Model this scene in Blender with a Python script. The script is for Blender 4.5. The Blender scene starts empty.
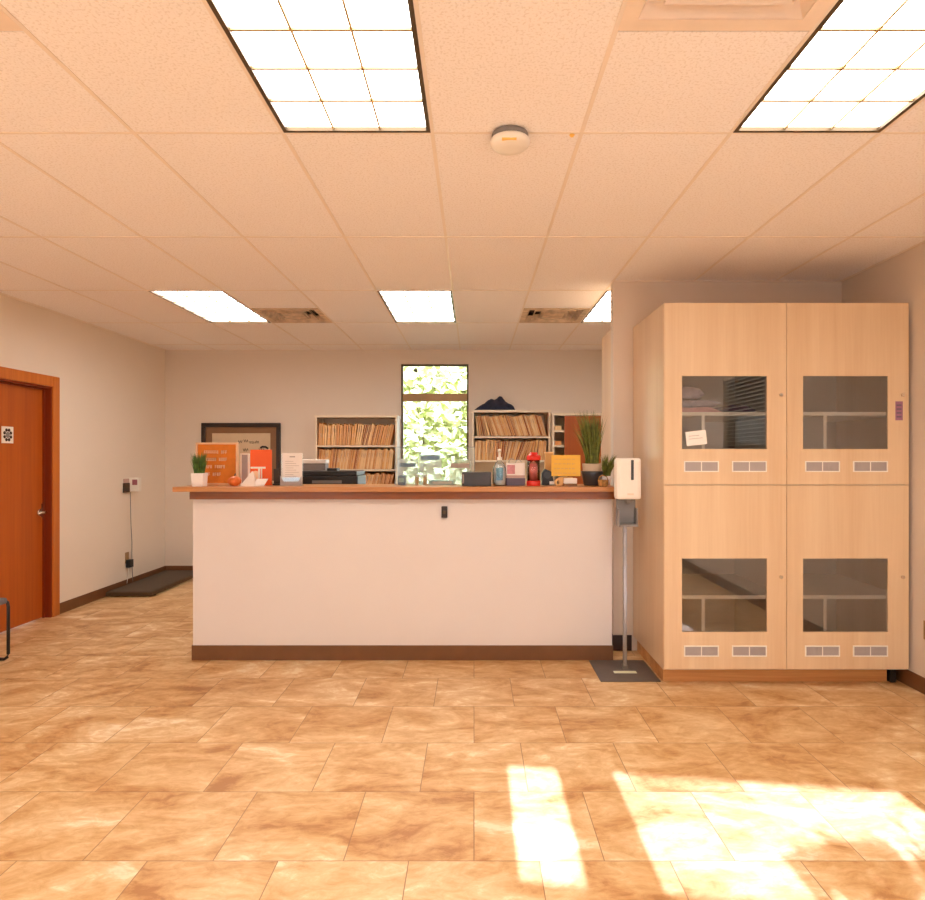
import bpy, bmesh, math, random
from mathutils import Vector, Matrix, noise
random.seed(7)
S = bpy.context.scene
COL = S.collection
F, CX, CY, CAMH = 635.0, 474.0, 456.0, 1.445
def X(px, y): return (px - CX) * y / F          # real-world x of a thing measured in the photo at distance y
def H(py, y): return CAMH + (CY - py) * y / F    # real-world height
R = math.radians

# ------------------------------------------------------------------ materials
def srgb(r, g, b):
    f = lambda c: (c/255/12.92) if c/255 <= .04045 else ((c/255+.055)/1.055)**2.4
    return (f(r), f(g), f(b), 1)
def new_mat(name):
    m = bpy.data.materials.new(name); m.use_nodes = True
    nt = m.node_tree; b = nt.nodes['Principled BSDF']
    return m, nt, b
def N(nt, t, **k):
    n = nt.nodes.new(t)
    for a, v in k.items(): setattr(n, a, v)
    return n
def mat(name, col, rough=.5, metal=0, var=.06, scale=8, bump=0, bscale=60, spec=.5, emit=None, estr=0, trans=0, alpha=1, sss=0, coat=0, stretch=(1,1,1)):
    m, nt, b = new_mat(name)
    tc = N(nt, 'ShaderNodeTexCoord'); mp = N(nt, 'ShaderNodeMapping'); mp.inputs['Scale'].default_value = stretch
    nt.links.new(tc.outputs['Object'], mp.inputs['Vector'])
    nz = N(nt, 'ShaderNodeTexNoise'); nz.inputs['Scale'].default_value = scale; nz.inputs['Detail'].default_value = 4
    nt.links.new(mp.outputs[0], nz.inputs['Vector'])
    mr = N(nt, 'ShaderNodeMapRange'); mr.inputs['From Min'].default_value = .3; mr.inputs['From Max'].default_value = .7
    mr.inputs['To Min'].default_value = 1 - var; mr.inputs['To Max'].default_value = 1 + var
    nt.links.new(nz.outputs['Fac'], mr.inputs['Value'])
    mx = N(nt, 'ShaderNodeVectorMath', operation='SCALE'); mx.inputs[0].default_value = col[:3]
    nt.links.new(mr.outputs[0], mx.inputs['Scale']); nt.links.new(mx.outputs[0], b.inputs['Base Color'])
    b.inputs['Roughness'].default_value = rough; b.inputs['Metallic'].default_value = metal
    b.inputs['Specular IOR Level'].default_value = spec
    b.inputs['Transmission Weight'].default_value = trans; b.inputs['Alpha'].default_value = alpha
    b.inputs['Coat Weight'].default_value = coat
    if emit: b.inputs['Emission Color'].default_value = emit; b.inputs['Emission Strength'].default_value = estr
    if bump:
        n2 = N(nt, 'ShaderNodeTexNoise'); n2.inputs['Scale'].default_value = bscale; n2.inputs['Detail'].default_value = 3
        nt.links.new(tc.outputs['Object'], n2.inputs['Vector'])
        bp = N(nt, 'ShaderNodeBump'); bp.inputs['Strength'].default_value = bump; bp.inputs['Distance'].default_value = .01
        nt.links.new(n2.outputs['Fac'], bp.inputs['Height']); nt.links.new(bp.outputs[0], b.inputs['Normal'])
    return m
def wood(name, c1, c2, axis='Z', scale=14, rough=.4, contrast=(.3, .7), coat=0):
    m, nt, b = new_mat(name)
    tc = N(nt, 'ShaderNodeTexCoord'); mp = N(nt, 'ShaderNodeMapping')
    s = {'Z': (1, 1, .035), 'X': (.035, 1, 1), 'Y': (1, .035, 1)}[axis]; mp.inputs['Scale'].default_value = s
    nt.links.new(tc.outputs['Object'], mp.inputs['Vector'])
    n1 = N(nt, 'ShaderNodeTexNoise'); n1.inputs['Scale'].default_value = scale; n1.inputs['Detail'].default_value = 6; n1.inputs['Distortion'].default_value = .6
    n2 = N(nt, 'ShaderNodeTexNoise'); n2.inputs['Scale'].default_value = scale*8; n2.inputs['Detail'].default_value = 2
    for n in (n1, n2): nt.links.new(mp.outputs[0], n.inputs['Vector'])
    mx = N(nt, 'ShaderNodeMath', operation='MULTIPLY_ADD'); mx.inputs[1].default_value = .3
    nt.links.new(n2.outputs['Fac'], mx.inputs[0])
    m2 = N(nt, 'ShaderNodeMath', operation='MULTIPLY'); m2.inputs[1].default_value = .7
    nt.links.new(n1.outputs['Fac'], m2.inputs[0]); nt.links.new(m2.outputs[0], mx.inputs[2])
    cr = N(nt, 'ShaderNodeValToRGB'); cr.color_ramp.elements[0].position = contrast[0]; cr.color_ramp.elements[1].position = contrast[1]
    cr.color_ramp.elements[0].color = c2; cr.color_ramp.elements[1].color = c1
    nt.links.new(mx.outputs[0], cr.inputs[0]); nt.links.new(cr.outputs[0], b.inputs['Base Color'])
    b.inputs['Roughness'].default_value = rough; b.inputs['Coat Weight'].default_value = coat
    return m
def glassy(name, tint=(1,1,1,1), refl=.08, rough=0.0):
    """thin clear sheet: mostly see-through, with a mirror-like surface reflection"""
    m, nt, b = new_mat(name); nt.nodes.remove(b)
    out = nt.nodes['Material Output']
    t = N(nt, 'ShaderNodeBsdfTransparent'); t.inputs[0].default_value = tint
    g = N(nt, 'ShaderNodeBsdfGlossy'); g.inputs['Roughness'].default_value = rough
    lw = N(nt, 'ShaderNodeFresnel'); lw.inputs['IOR'].default_value = 1.5
    ad = N(nt, 'ShaderNodeMath', operation='ADD'); ad.inputs[1].default_value = refl; ad.use_clamp = True
    nt.links.new(lw.outputs[0], ad.inputs[0])
    mx = N(nt, 'ShaderNodeMixShader'); nt.links.new(ad.outputs[0], mx.inputs[0])
    nt.links.new(t.outputs[0], mx.inputs[1]); nt.links.new(g.outputs[0], mx.inputs[2]); nt.links.new(mx.outputs[0], out.inputs[0])
    return m

M = {}
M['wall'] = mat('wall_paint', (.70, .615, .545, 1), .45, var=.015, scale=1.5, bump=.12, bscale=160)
M['wall_back'] = mat('wall_paint_brightened', (.77, .69, .61, 1), .5, var=.015, scale=1.5, bump=.12, bscale=160)  # wall paint lightened to stand in for brighter ambient light at the back
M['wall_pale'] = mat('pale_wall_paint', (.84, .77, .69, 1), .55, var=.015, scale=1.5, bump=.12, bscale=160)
M['counter_wall'] = mat('counter_wall_paint', (.75, .715, .72, 1), .5, var=.015, scale=2, bump=.1, bscale=160)
M['baseboard'] = mat('brown_rubber', srgb(112, 74, 44), .4, var=.08)
M['baseboard_dark'] = mat('dark_rubber', srgb(48, 24, 16), .4, var=.08)
M['tbar'] = mat('grid_metal', (.84, .76, .69, 1), .4, var=.02)
M['maple'] = wood('maple_laminate', srgb(228, 204, 172), srgb(214, 184, 148), 'Z', 9, .38)
M['maple_side'] = wood('maple_laminate_side', srgb(222, 198, 170), srgb(206, 178, 148), 'Z', 7, .3)
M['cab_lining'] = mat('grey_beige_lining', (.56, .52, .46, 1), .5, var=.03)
M['pine'] = wood('knotty_pine', srgb(222, 170, 112), srgb(176, 112, 60), 'X', 10, .5)
M['oak'] = wood('counter_oak', srgb(206, 150, 94), srgb(176, 116, 62), 'X', 12, .35)
M['oak_dark'] = wood('counter_apron', srgb(146, 82, 26), srgb(108, 54, 14), 'X', 12, .35)
M['door'] = wood('door_veneer', srgb(192, 98, 26), srgb(160, 72, 12), 'Z', 5, .35)
M['door_frame'] = wood('door_casing', srgb(208, 122, 48), srgb(176, 92, 26), 'Z', 8, .35)
M['jamb'] = wood('door_jamb', srgb(140, 54, 16), srgb(110, 36, 8), 'Z', 8, .4)
M['white'] = mat('white_plastic', (.88, .85, .80, 1), .35, var=.01)
M['white_board'] = mat('white_shelf_board', (.90, .86, .78, 1), .4, var=.01, emit=None)
M['cream'] = mat('cream_enamel', (.82, .72, .58, 1), .45, var=.02)
M['paper'] = mat('paper', (.88, .84, .82, 1), .8, var=.02)
M['black'] = mat('black_plastic', (.012, .011, .012, 1), .4, var=.1)
M['navy'] = mat('navy_cloth', (.018, .022, .05, 1), .9, var=.25, scale=30, bump=.4, bscale=120)
M['grey'] = mat('grey_plastic', (.22, .21, .21, 1), .5, var=.05)
M['grey_metal'] = mat('grey_metal', (.50, .46, .42, 1), .35, metal=.7, var=.05)
M['pole_metal'] = mat('pole_metal', (.30, .26, .22, 1), .35, metal=.6, var=.05)
M['dark_plate'] = mat('dark_steel_plate', (.15, .13, .125, 1), .4, metal=.3, var=.1)
M['chrome'] = mat('satin_nickel', (.75, .68, .58, 1), .22, metal=1, var=.03)
M['fabric_grey'] = mat('grey_fabric', (.16, .16, .18, 1), .9, var=.15, scale=60)
M['rubber_mat'] = mat('ribbed_rubber', (.075, .055, .038, 1), .6, var=.15, scale=40, bump=.5, bscale=90)
M['bronze'] = mat('bronze_metal', (.10, .065, .035, 1), .4, metal=.5, var=.1)
M['bronze_light'] = mat('tan_bronze', (.36, .22, .10, 1), .45, metal=.2, var=.1)
M['frame_black'] = mat('espresso_frame', (.022, .011, .006, 1), .35, var=.2)
M['mat_brown'] = mat('brown_matboard', (.25, .135, .07, 1), .8, var=.05)
M['print'] = mat('cream_print', (.66, .52, .36, 1), .7, var=.04)
M['ink'] = mat('ink', (.03, .02, .02, 1), .8)
M['orange'] = mat('orange_card', (.86, .115, .012, 1), .5, var=.03)
M['felt'] = mat('orange_felt', (.72, .23, .03, 1), .9, var=.12, scale=12, bump=.5, bscale=80)
M['letters'] = mat('pale_letters', (.95, .66, .44, 1), .5)
M['tan_frame'] = mat('pale_beech', (.80, .52, .32, 1), .5, var=.05)
M['pumpkin'] = mat('pumpkin_skin', (.70, .16, .03, 1), .35, var=.2, scale=14)
M['leaf'] = mat('grass_green', (.075, .16, .025, 1), .5, var=.5, scale=30)
M['leaf_olive'] = mat('olive_grass', (.17, .20, .035, 1), .5, var=.5, scale=30)
M['soil'] = mat('soil', (.03, .02, .012, 1), .95, var=.4, scale=60)
M['manila'] = mat('manila_card', srgb(238, 184, 118), .8, var=.06)
M['manila_b'] = mat('manila_card_worn', srgb(222, 156, 96), .8, var=.06)
M['manila_c'] = mat('manila_card_pale', srgb(248, 212, 160), .8, var=.06)
M['manila_edge'] = mat('worn_folder_edge', srgb(248, 224, 186), .8, var=.06)
M['manila_d'] = mat('folder_rust', srgb(176, 96, 52), .8, var=.06)
M['brown_panel'] = wood('brown_panel', srgb(176, 90, 30), srgb(150, 70, 18), 'Z', 6, .5)
M['red'] = mat('red_plastic', (.75, .03, .02, 1), .25, var=.05)
M['red_clear'] = glassy('red_tint_plastic', (.98, .62, .56, 1), .06)
M['clear'] = glassy('clear_acrylic', (.90, .95, .96, 1), .05)
M['frosted'] = mat('frosted_plastic', (.80, .90, .95, 1), .25, alpha=.42)
M['frosted_green'] = mat('frosted_green_plastic', (.78, .90, .78, 1), .25, alpha=.42)
M['clear_edge'] = mat('acrylic_edge', (.35, .42, .55, 1), .15, alpha=.75)
M['glass'] = glassy('window_glass', (.97, .99, .97, 1), .0)
M['cab_glass'] = glassy('cabinet_glass', (.95, .94, .92, 1), .09)
M['yellow'] = mat('yellow_paper', (.90, .55, .09, 1), .7, var=.03)
M['kraft'] = mat('kraft_card', (.72, .44, .18, 1), .7, var=.05)
M['blue_label'] = mat('blue_label', (.25, .52, .68, 1), .4, var=.25, scale=40)
M['teal'] = mat('teal_plastic', (.35, .60, .62, 1), .4, var=.1)
M['blue'] = mat('blue_plastic', (.10, .22, .36, 1), .4)
M['lilac'] = mat('lilac_label', (.34, .16, .26, 1), .7, var=.1)
M['purple_grey'] = mat('purple_grey_box', (.14, .11, .17, 1), .5)
M['cloth_blue'] = mat('blue_grey_cloth', (.30, .28, .38, 1), .9, var=.3, scale=30, bump=.3, bscale=90)
M['cloth_pink'] = mat('pink_cloth', (.60, .28, .32, 1), .9, var=.25, scale=30, bump=.3, bscale=90)
M['cloth_dark'] = mat('plum_cloth', (.09, .05, .10, 1), .9, var=.3, scale=30)
M['pot_beige'] = mat('beige_pot', (.55, .44, .33, 1), .6)
M['pot_white'] = mat('white_pot', (.90, .87, .88, 1), .4)
M['charcoal'] = mat('charcoal_bowl', (.045, .045, .05, 1), .4, var=.2)
M['wicker'] = mat('brown_wicker', (.42, .22, .07, 1), .8, var=.5, scale=60, bump=.6, bscale=90)
M['vent_grey'] = mat('vent_fins', (.42, .38, .38, 1), .5)
M['vent_dark'] = mat('duct_dark', (.05, .035, .025, 1), .7)
M['vent_white'] = mat('vent_enamel', (.84, .72, .62, 1), .45)
M['vent_old'] = mat('stained_vent_enamel', (.62, .48, .34, 1), .5, var=.3, scale=12)
M['amber'] = mat('amber_label', (.95, .62, .15, 1), .5)
M['lilac_pale'] = mat('pale_rose_plastic', (.55, .38, .34, 1), .5)
M['screen_pink'] = mat('display_window', (.33, .10, .13, 1), .3)
M['ground'] = mat('outdoor_ground', (.45, .42, .34, 1), .95, var=.2, scale=1)
M['bark'] = mat('bark', (.16, .11, .07, 1), .9, var=.3, scale=10)
M['tree_leaf'] = mat('sunlit_leaves', (.70, .72, .36, 1), .7, var=.3, scale=1.2)
M['blind'] = mat('blind_slat', (.85, .86, .80, 1), .5)
M['sticker_green'] = mat('pale_sticker', (.75, .80, .62, 1), .6)

def ceiling_mat():
    m, nt, b = new_mat('acoustic_tile')
    tc = N(nt, 'ShaderNodeTexCoord')
    nz = N(nt, 'ShaderNodeTexNoise'); nz.inputs['Scale'].default_value = 110; nz.inputs['Detail'].default_value = 3
    nt.links.new(tc.outputs['Object'], nz.inputs['Vector'])
    cr = N(nt, 'ShaderNodeValToRGB'); e = cr.color_ramp.elements
    e[0].position = .36; e[0].color = (.81, .77, .76, 1); e[1].position = .48; e[1].color = (.93, .905, .925, 1)
    nt.links.new(nz.outputs['Fac'], cr.inputs[0]); nt.links.new(cr.outputs[0], b.inputs['Base Color'])
    bp = N(nt, 'ShaderNodeBump'); bp.inputs['Strength'].default_value = .25; bp.inputs['Distance'].default_value = .004
    nt.links.new(nz.outputs['Fac'], bp.inputs['Height']); nt.links.new(bp.outputs[0], b.inputs['Normal'])
    b.inputs['Roughness'].default_value = .9
    return m
M['ceiling'] = ceiling_mat()

def floor_mat():
    m, nt, b = new_mat('stone_look_tile'); L = nt.links.new
    def math_(op, a, c=None, d=None):
        n = N(nt, 'ShaderNodeMath', operation=op)
        for i, v in enumerate((a, c, d)):
            if v is None: continue
            if hasattr(v, 'links'): L(v, n.inputs[i])
            else: n.inputs[i].default_value = v
        return n.outputs[0]
    tc = N(nt, 'ShaderNodeTexCoord'); sp = N(nt, 'ShaderNodeSeparateXYZ'); L(tc.outputs['Object'], sp.inputs[0])
    T = .466
    v = math_('DIVIDE', math_('SUBTRACT', sp.outputs['Y'], 2.266), T)
    row = math_('FLOOR', v); fy = math_('SUBTRACT', v, row)
    par = math_('ABSOLUTE', math_('MODULO', row, 2.0))
    u = math_('ADD', math_('DIVIDE', sp.outputs['X'], T), math_('MULTIPLY', par, .5))
    col = math_('FLOOR', u); fx = math_('SUBTRACT', u, col)
    ex = math_('MINIMUM', fx, math_('SUBTRACT', 1.0, fx)); ey = math_('MINIMUM', fy, math_('SUBTRACT', 1.0, fy))
    ed = math_('MINIMUM', ex, ey)
    gr = N(nt, 'ShaderNodeMapRange'); gr.inputs['From Min'].default_value = .001; gr.inputs['From Max'].default_value = .0055
    L(ed, gr.inputs['Value'])
    cid = N(nt, 'ShaderNodeCombineXYZ'); L(col, cid.inputs[0]); L(row, cid.inputs[1])
    wn = N(nt, 'ShaderNodeTexWhiteNoise', noise_dimensions='3D'); L(cid.outputs[0], wn.inputs['Vector'])
    off = N(nt, 'ShaderNodeVectorMath', operation='SCALE'); L(wn.outputs['Color'], off.inputs[0]); off.inputs['Scale'].default_value = .45
    mp = N(nt, 'ShaderNodeMapping'); mp.inputs['Rotation'].default_value = (0, 0, R(-28)); mp.inputs['Scale'].default_value = (1, 1.8, 1)
    L(tc.outputs['Object'], mp.inputs['Vector'])
    ad = N(nt, 'ShaderNodeVectorMath', operation='ADD'); L(mp.outputs[0], ad.inputs[0]); L(off.outputs[0], ad.inputs[1])
    n1 = N(nt, 'ShaderNodeTexNoise'); n1.inputs['Scale'].default_value = 2.0; n1.inputs['Detail'].default_value = 8; n1.inputs['Roughness'].default_value = .62; n1.inputs['Distortion'].default_value = 1.1
    L(ad.outputs[0], n1.inputs['Vector'])
    n2 = N(nt, 'ShaderNodeTexNoise'); n2.inputs['Scale'].default_value = 11; n2.inputs['Detail'].default_value = 9; n2.inputs['Roughness'].default_value = .7; n2.inputs['Distortion'].default_value = .8
    L(ad.outputs[0], n2.inputs['Vector'])
    f = math_('ADD', math_('MULTIPLY', n1.outputs['Fac'], .66), math_('MULTIPLY', n2.outputs['Fac'], .34))
    cr = N(nt, 'ShaderNodeValToRGB'); e = cr.color_ramp.elements
    e[0].position = .37; e[0].color = srgb(172, 122, 74); e[1].position = .63; e[1].color = srgb(242, 224, 194)
    for p, c in ((.42, srgb(194, 148, 96)), (.50, srgb(212, 174, 124)), (.58, srgb(228, 198, 154))):
        q = cr.color_ramp.elements.new(p); q.color = c
    L(f, cr.inputs[0])
    mx = N(nt, 'ShaderNodeMix', data_type='RGBA'); L(gr.outputs[0], mx.inputs[0]); mx.inputs[6].default_value = srgb(146, 106, 72); L(cr.outputs[0], mx.inputs[7])
    L(mx.outputs[2], b.inputs['Base Color'])
    rr = N(nt, 'ShaderNodeMapRange'); rr.inputs['To Min'].default_value = .30; rr.inputs['To Max'].default_value = .5
    L(n2.outputs['Fac'], rr.inputs['Value']); L(rr.outputs[0], b.inputs['Roughness'])
    bp = N(nt, 'ShaderNodeBump'); bp.inputs['Strength'].default_value = .35; bp.inputs['Distance'].default_value = .004
    L(math_('ADD', gr.outputs[0], math_('MULTIPLY', n2.outputs['Fac'], .5)), bp.inputs['Height']); L(bp.outputs[0], b.inputs['Normal'])
    b.inputs['Specular IOR Level'].default_value = .45
    return m
M['floor'] = floor_mat()

def diffuser_mat(strength):
    m, nt, b = new_mat('light_diffuser')
    tc = N(nt, 'ShaderNodeTexCoord'); nz = N(nt, 'ShaderNodeTexNoise'); nz.inputs['Scale'].default_value = 9; nz.inputs['Detail'].default_value = 3
    L = nt.links.new; L(tc.outputs['Object'], nz.inputs['Vector'])
    cr = N(nt, 'ShaderNodeValToRGB'); e = cr.color_ramp.elements
    e[0].position = .3; e[0].color = (1, .88, .74, 1); e[1].position = .5; e[1].color = (1, .945, .87, 1)
    L(nz.outputs['Fac'], cr.inputs[0]); L(cr.outputs[0], b.inputs['Emission Color']); b.inputs['Emission Strength'].default_value = strength
    b.inputs['Base Color'].default_value = (.8, .78, .7, 1)
    return m
M['diffuser'] = diffuser_mat(9.0)

def screen_mat():
    m, nt, b = new_mat('sun_dimming_screen'); nt.nodes.remove(b)
    t = N(nt, 'ShaderNodeBsdfTransparent'); d = N(nt, 'ShaderNodeBsdfDiffuse'); d.inputs[0].default_value = (.05, .05, .05, 1)
    mx = N(nt, 'ShaderNodeMixShader'); mx.inputs[0].default_value = .16
    nt.links.new(t.outputs[0], mx.inputs[1]); nt.links.new(d.outputs[0], mx.inputs[2]); nt.links.new(mx.outputs[0], nt.nodes['Material Output'].inputs[0])
    return m
M['screen'] = screen_mat()

# ------------------------------------------------------------------ geometry helpers
class MB:
    def __init__(s): s.bm = bmesh.new()
    def box(s, x0, x1, y0, y1, z0, z1, rot=None, piv=None, mi=0, bev=0):
        vs = [s.bm.verts.new((x, y, z)) for x in (x0, x1) for y in (y0, y1) for z in (z0, z1)]
        fs = [s.bm.faces.new([vs[i] for i in f]) for f in ((0,1,3,2), (4,6,7,5), (0,4,5,1), (2,3,7,6), (0,2,6,4), (1,5,7,3))]
        for f in fs: f.material_index = mi
        if bev:
            ed = list({e for f in fs for e in f.edges})
            r = bmesh.ops.bevel(s.bm, geom=ed, offset=bev, segments=2, affect='EDGES', profile=.6)
            vs = list({v for f in r['faces'] for v in f.verts} | {v for v in vs if v.is_valid})
            for f in r['faces']: f.material_index = mi
        if rot is not None:
            bmesh.ops.rotate(s.bm, verts=vs, cent=piv or (0, 0, 0), matrix=rot)
        return s
    def quad(s, pts, mi=0):
        f = s.bm.faces.new([s.bm.verts.new(p) for p in pts]); f.material_index = mi; return s
    def lathe(s, prof, c=(0, 0, 0), n=24, mi=0, sx=1, sy=1):
        rings = []
        for r, z in prof:
            rings.append([s.bm.verts.new((c[0]+sx*r*math.cos(2*math.pi*k/n), c[1]+sy*r*math.sin(2*math.pi*k/n), c[2]+z)) for k in range(n)])
        for a, b in zip(rings, rings[1:]):
            for k in range(n):
                f = s.bm.faces.new((a[k], a[(k+1) % n], b[(k+1) % n], b[k])); f.material_index = mi; f.smooth = True
        for rg, rev in ((rings[0], True), (rings[-1], False)):
            f = s.bm.faces.new(rg[::-1] if rev else rg); f.material_index = mi
        return s
    def tube(s, pts, r, n=8, mi=0, r1=None):
        pts = [Vector(p) for p in pts]; rings = []; r1 = r if r1 is None else r1
        for i, p in enumerate(pts):
            d = (pts[min(i+1, len(pts)-1)] - pts[max(i-1, 0)]).normalized()
            up = Vector((0, 0, 1)) if abs(d.z) < .95 else Vector((1, 0, 0))
            a = d.cross(up).normalized(); b = d.cross(a).normalized()
            rr = r + (r1 - r)*i/max(1, len(pts)-1)
            rings.append([s.bm.verts.new(p + a*rr*math.cos(2*math.pi*k/n) + b*rr*math.sin(2*math.pi*k/n)) for k in range(n)])
        for a, b in zip(rings, rings[1:]):
            for k in range(n):
                f = s.bm.faces.new((a[k], a[(k+1) % n], b[(k+1) % n], b[k])); f.smooth = True; f.material_index = mi
        for rg in (rings[0], rings[-1]): s.bm.faces.new(rg).material_index = mi
        return s
    def prism(s, poly, axis, d0, d1, mi=0):
        mk = {'Y': lambda a, b, d: (a, d, b), 'X': lambda a, b, d: (d, a, b), 'Z': lambda a, b, d: (a, b, d)}[axis]
        A = [s.bm.verts.new(mk(a, b, d0)) for a, b in poly]; B = [s.bm.verts.new(mk(a, b, d1)) for a, b in poly]; n = len(poly)
        s.bm.faces.new(A).material_index = mi; s.bm.faces.new(B[::-1]).material_index = mi
        for k in range(n): s.bm.faces.new((A[k], B[k], B[(k+1) % n], A[(k+1) % n])).material_index = mi
        return s
    def frame(s, x0, x1, z0, z1, w, y0, y1, plane='XZ', mi=0):
        for a in ((x0, x1, z0, z0+w), (x0, x1, z1-w, z1), (x0, x0+w, z0+w, z1-w), (x1-w, x1, z0+w, z1-w)):
            if plane == 'XZ': s.box(a[0], a[1], y0, y1, a[2], a[3], mi=mi)
            elif plane == 'YZ': s.box(y0, y1, a[0], a[1], a[2], a[3], mi=mi)
            else: s.box(a[0], a[1], a[2], a[3], y0, y1, mi=mi)
        return s
    def build(s, name, m, parent=None, loc=None, bevel=0, smooth=False):
        bmesh.ops.recalc_face_normals(s.bm, faces=s.bm.faces)
        me = bpy.data.meshes.new(name); s.bm.to_mesh(me); s.bm.free()
        for q in (m if isinstance(m, (list, tuple)) else [m]): me.materials.append(q)
        o = bpy.data.objects.new(name, me); COL.objects.link(o)
        if parent: o.parent = parent
        if loc: o.location = loc
        if smooth:
            for p in me.polygons: p.use_smooth = True
        if bevel:
            b = o.modifiers.new('bevel', 'BEVEL'); b.width = bevel; b.segments = 2; b.limit_method = 'ANGLE'
        return o
def tag(o, label, cat, group=None, kind=None):
    o['label'] = label; o['category'] = cat
    if group: o['group'] = group
    if kind: o['kind'] = kind
    return o
def thing(name, label, cat, loc=(0, 0, 0), group=None, rz=0):
    o = bpy.data.objects.new(name, None); COL.objects.link(o); o.location = loc; o.rotation_euler.z = rz; o.empty_display_size = .1
    return tag(o, label, cat, group)
def struct(o): o['kind'] = 'structure'; return o
def copy_tree(o, parent=None, loc=None):
    c = o.copy(); COL.objects.link(c); c.parent = parent
    if loc is not None: c.location = loc
    for ch in list(o.children): copy_tree(ch, c)
    return c

# ------------------------------------------------------------------ room shell
LW, RW, BW, CEIL, PW = -3.79, 2.735, 7.79, 2.745, 4.72
CEILX = -.168; TW = .6; TY = 1.213; TY0 = 2.552
struct(MB().box(-4.6, 3.2, -2.6, 8.0, -.1, 0).build('floor', M['floor']))
# left wall with door opening y 4.80..5.70, height 2.07
D0, D1, DH = 4.80, 5.70, 2.07
m = MB(); th = .14
m.box(LW-th, LW, -2.4, D0, 0, CEIL+.15).box(LW-th, LW, D1, BW+.14, 0, CEIL+.15).box(LW-th, LW, D0, D1, DH, CEIL+.15)
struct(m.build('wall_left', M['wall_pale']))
# back wall with window opening
WX0, WX1, WZ0, WZ1 = X(401, BW), X(468.5, BW), .95, H(364, BW)
m = MB()
m.box(LW, WX0, BW, BW+.14, 0, CEIL+.15).box(WX1, RW, BW, BW+.14, 0, CEIL+.15).box(WX0, WX1, BW, BW+.14, 0, WZ0).box(WX0, WX1, BW, BW+.14, WZ1, CEIL+.15)
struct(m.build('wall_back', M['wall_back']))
# right wall with blind-covered window
m = MB(); RY0, RY1, RZ0, RZ1 = .95, 1.95, 1.35, 2.3
m.box(RW, RW+.14, -2.6, RY0, 0, CEIL+.15).box(RW, RW+.14, RY1, BW+.14, 0, CEIL+.15).box(RW, RW+.14, RY0, RY1, 0, RZ0).box(RW, RW+.14, RY0, RY1, RZ1, CEIL+.15)
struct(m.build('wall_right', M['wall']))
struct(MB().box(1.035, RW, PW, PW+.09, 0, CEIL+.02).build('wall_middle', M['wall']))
# rear wall (behind the photographer), slightly skewed, with high windows and added low ones for bounce light
def rear():
    e = bpy.data.objects.new('rear', None)
    ang = math.atan(-.14); ca, sa = math.cos(ang), math.sin(ang)
    c = Vector((.3, -1.5, 0)); rm = Matrix.Rotation(ang, 3, 'Z')
    ops = [(-3.4, -1.7), (.154, .405), (.63, 1.85)]; z0, z1 = 1.645, 2.0
    zlo = [.25, .25, .25]
    # sloped wall coordinate: along u
    U = lambda x: (x - .3)/ca
    m = MB(); us = [U(LW-.3)] + [U(v) for o in ops for v in o] + [U(RW+.4)]
    for i in range(0, len(us), 2): m.box(us[i], us[i+1], -.14, 0, 0, CEIL+.15)
    for i, o in enumerate(ops):
        m.box(U(o[0]), U(o[1]), -.14, 0, 0, .25)
        if i == 0: m.box(U(o[0]), U(o[1]), -.14, 0, 1.40, CEIL+.15)
        else: m.box(U(o[0]), U(o[1]), -.14, 0, 1.56, z0-.004).box(U(o[0]), U(o[1]), -.14, 0, z1+.06, CEIL+.15)
    w = m.build('wall_rear', M['wall']); w.location = c; w.rotation_euler.z = ang; struct(w)
    for i, o in enumerate(ops):
        f = MB().frame(U(o[0])-.01, U(o[1])+.01, z0-.03, z1+.09, .022, -.10, -.06).build('window_%d' % (i+3), M['bronze']); f.location = c; f.rotation_euler.z = ang; struct(f)
        if i == 0: f.data.clear_geometry(); bpy.data.objects.remove(f); f = None
        g = MB().frame(U(o[0])-.01, U(o[1])+.01, .24, (1.42 if i == 0 else 1.58), .035, -.10, -.06).build('window_%d' % (i+6), M['bronze'], loc=c); g.rotation_euler.z = ang; struct(g)  # unseen low windows, added so sun on the floor bounces up to the ceiling
        MB().box(U(o[0]), U(o[1]), -.082, -.078, .27, (1.39 if i == 0 else 1.55)).build('pane', M['glass'], g)
        if f is None: continue
        if i == 2:
            um = U(1.19)
            q = MB().box(U(o[0]), um, -.056, -.054, z0, z1+.06).build('sun_dimming_screen', M['screen'], f);  # unseen mesh put in to dim part of the floor sun patch
        q = MB().box(U(o[0]), U(o[1]), -.082, -.078, z0, z1+.06).build('pane', M['glass'], f)
rear()
# ceiling tiles: leaves out the cells taken by lights and vents
cells_light = [(-1, -1), (2, -1), (-4, 2), (-1, 2), (2, 2), (-1, -3), (2, -3), (-4, -2), (5, 5)]  # panels behind the camera are unseen, added as fill light
cells_light = cells_light[:-1]
half_vents = [(1, -1), (-3, -1), (-3, 2), (1, 2)]      # vent in front (-1) or rear half of the cell
m = MB()
def cell(c, r): return CEILX + c*TW, CEILX + (c+1)*TW, TY0 + r*TY, TY0 + (r+1)*TY
for c in range(-7, 6):
    for r in range(-4, 6):
        x0, x1, y0, y1 = cell(c, r); y0 = max(y0, -1.9); x0 = max(x0, LW-.1); x1 = min(x1, RW+.1); y1 = min(y1, BW+.1)
        if x1 <= x0 or y1 <= y0 or (c, r) in cells_light: continue
        if (c, r) in half_vents:
            if r == -1: y0 = y0 + .606
            else: y1 = y1 - .606
        m.box(x0, x1, y0, y1, CEIL, CEIL+.02)
m.box(LW-.1, RW+.1, -1.9, BW+.1, CEIL+.25, CEIL+.3)
struct(m.build('ceiling', M['ceiling']))
m = MB()
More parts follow.
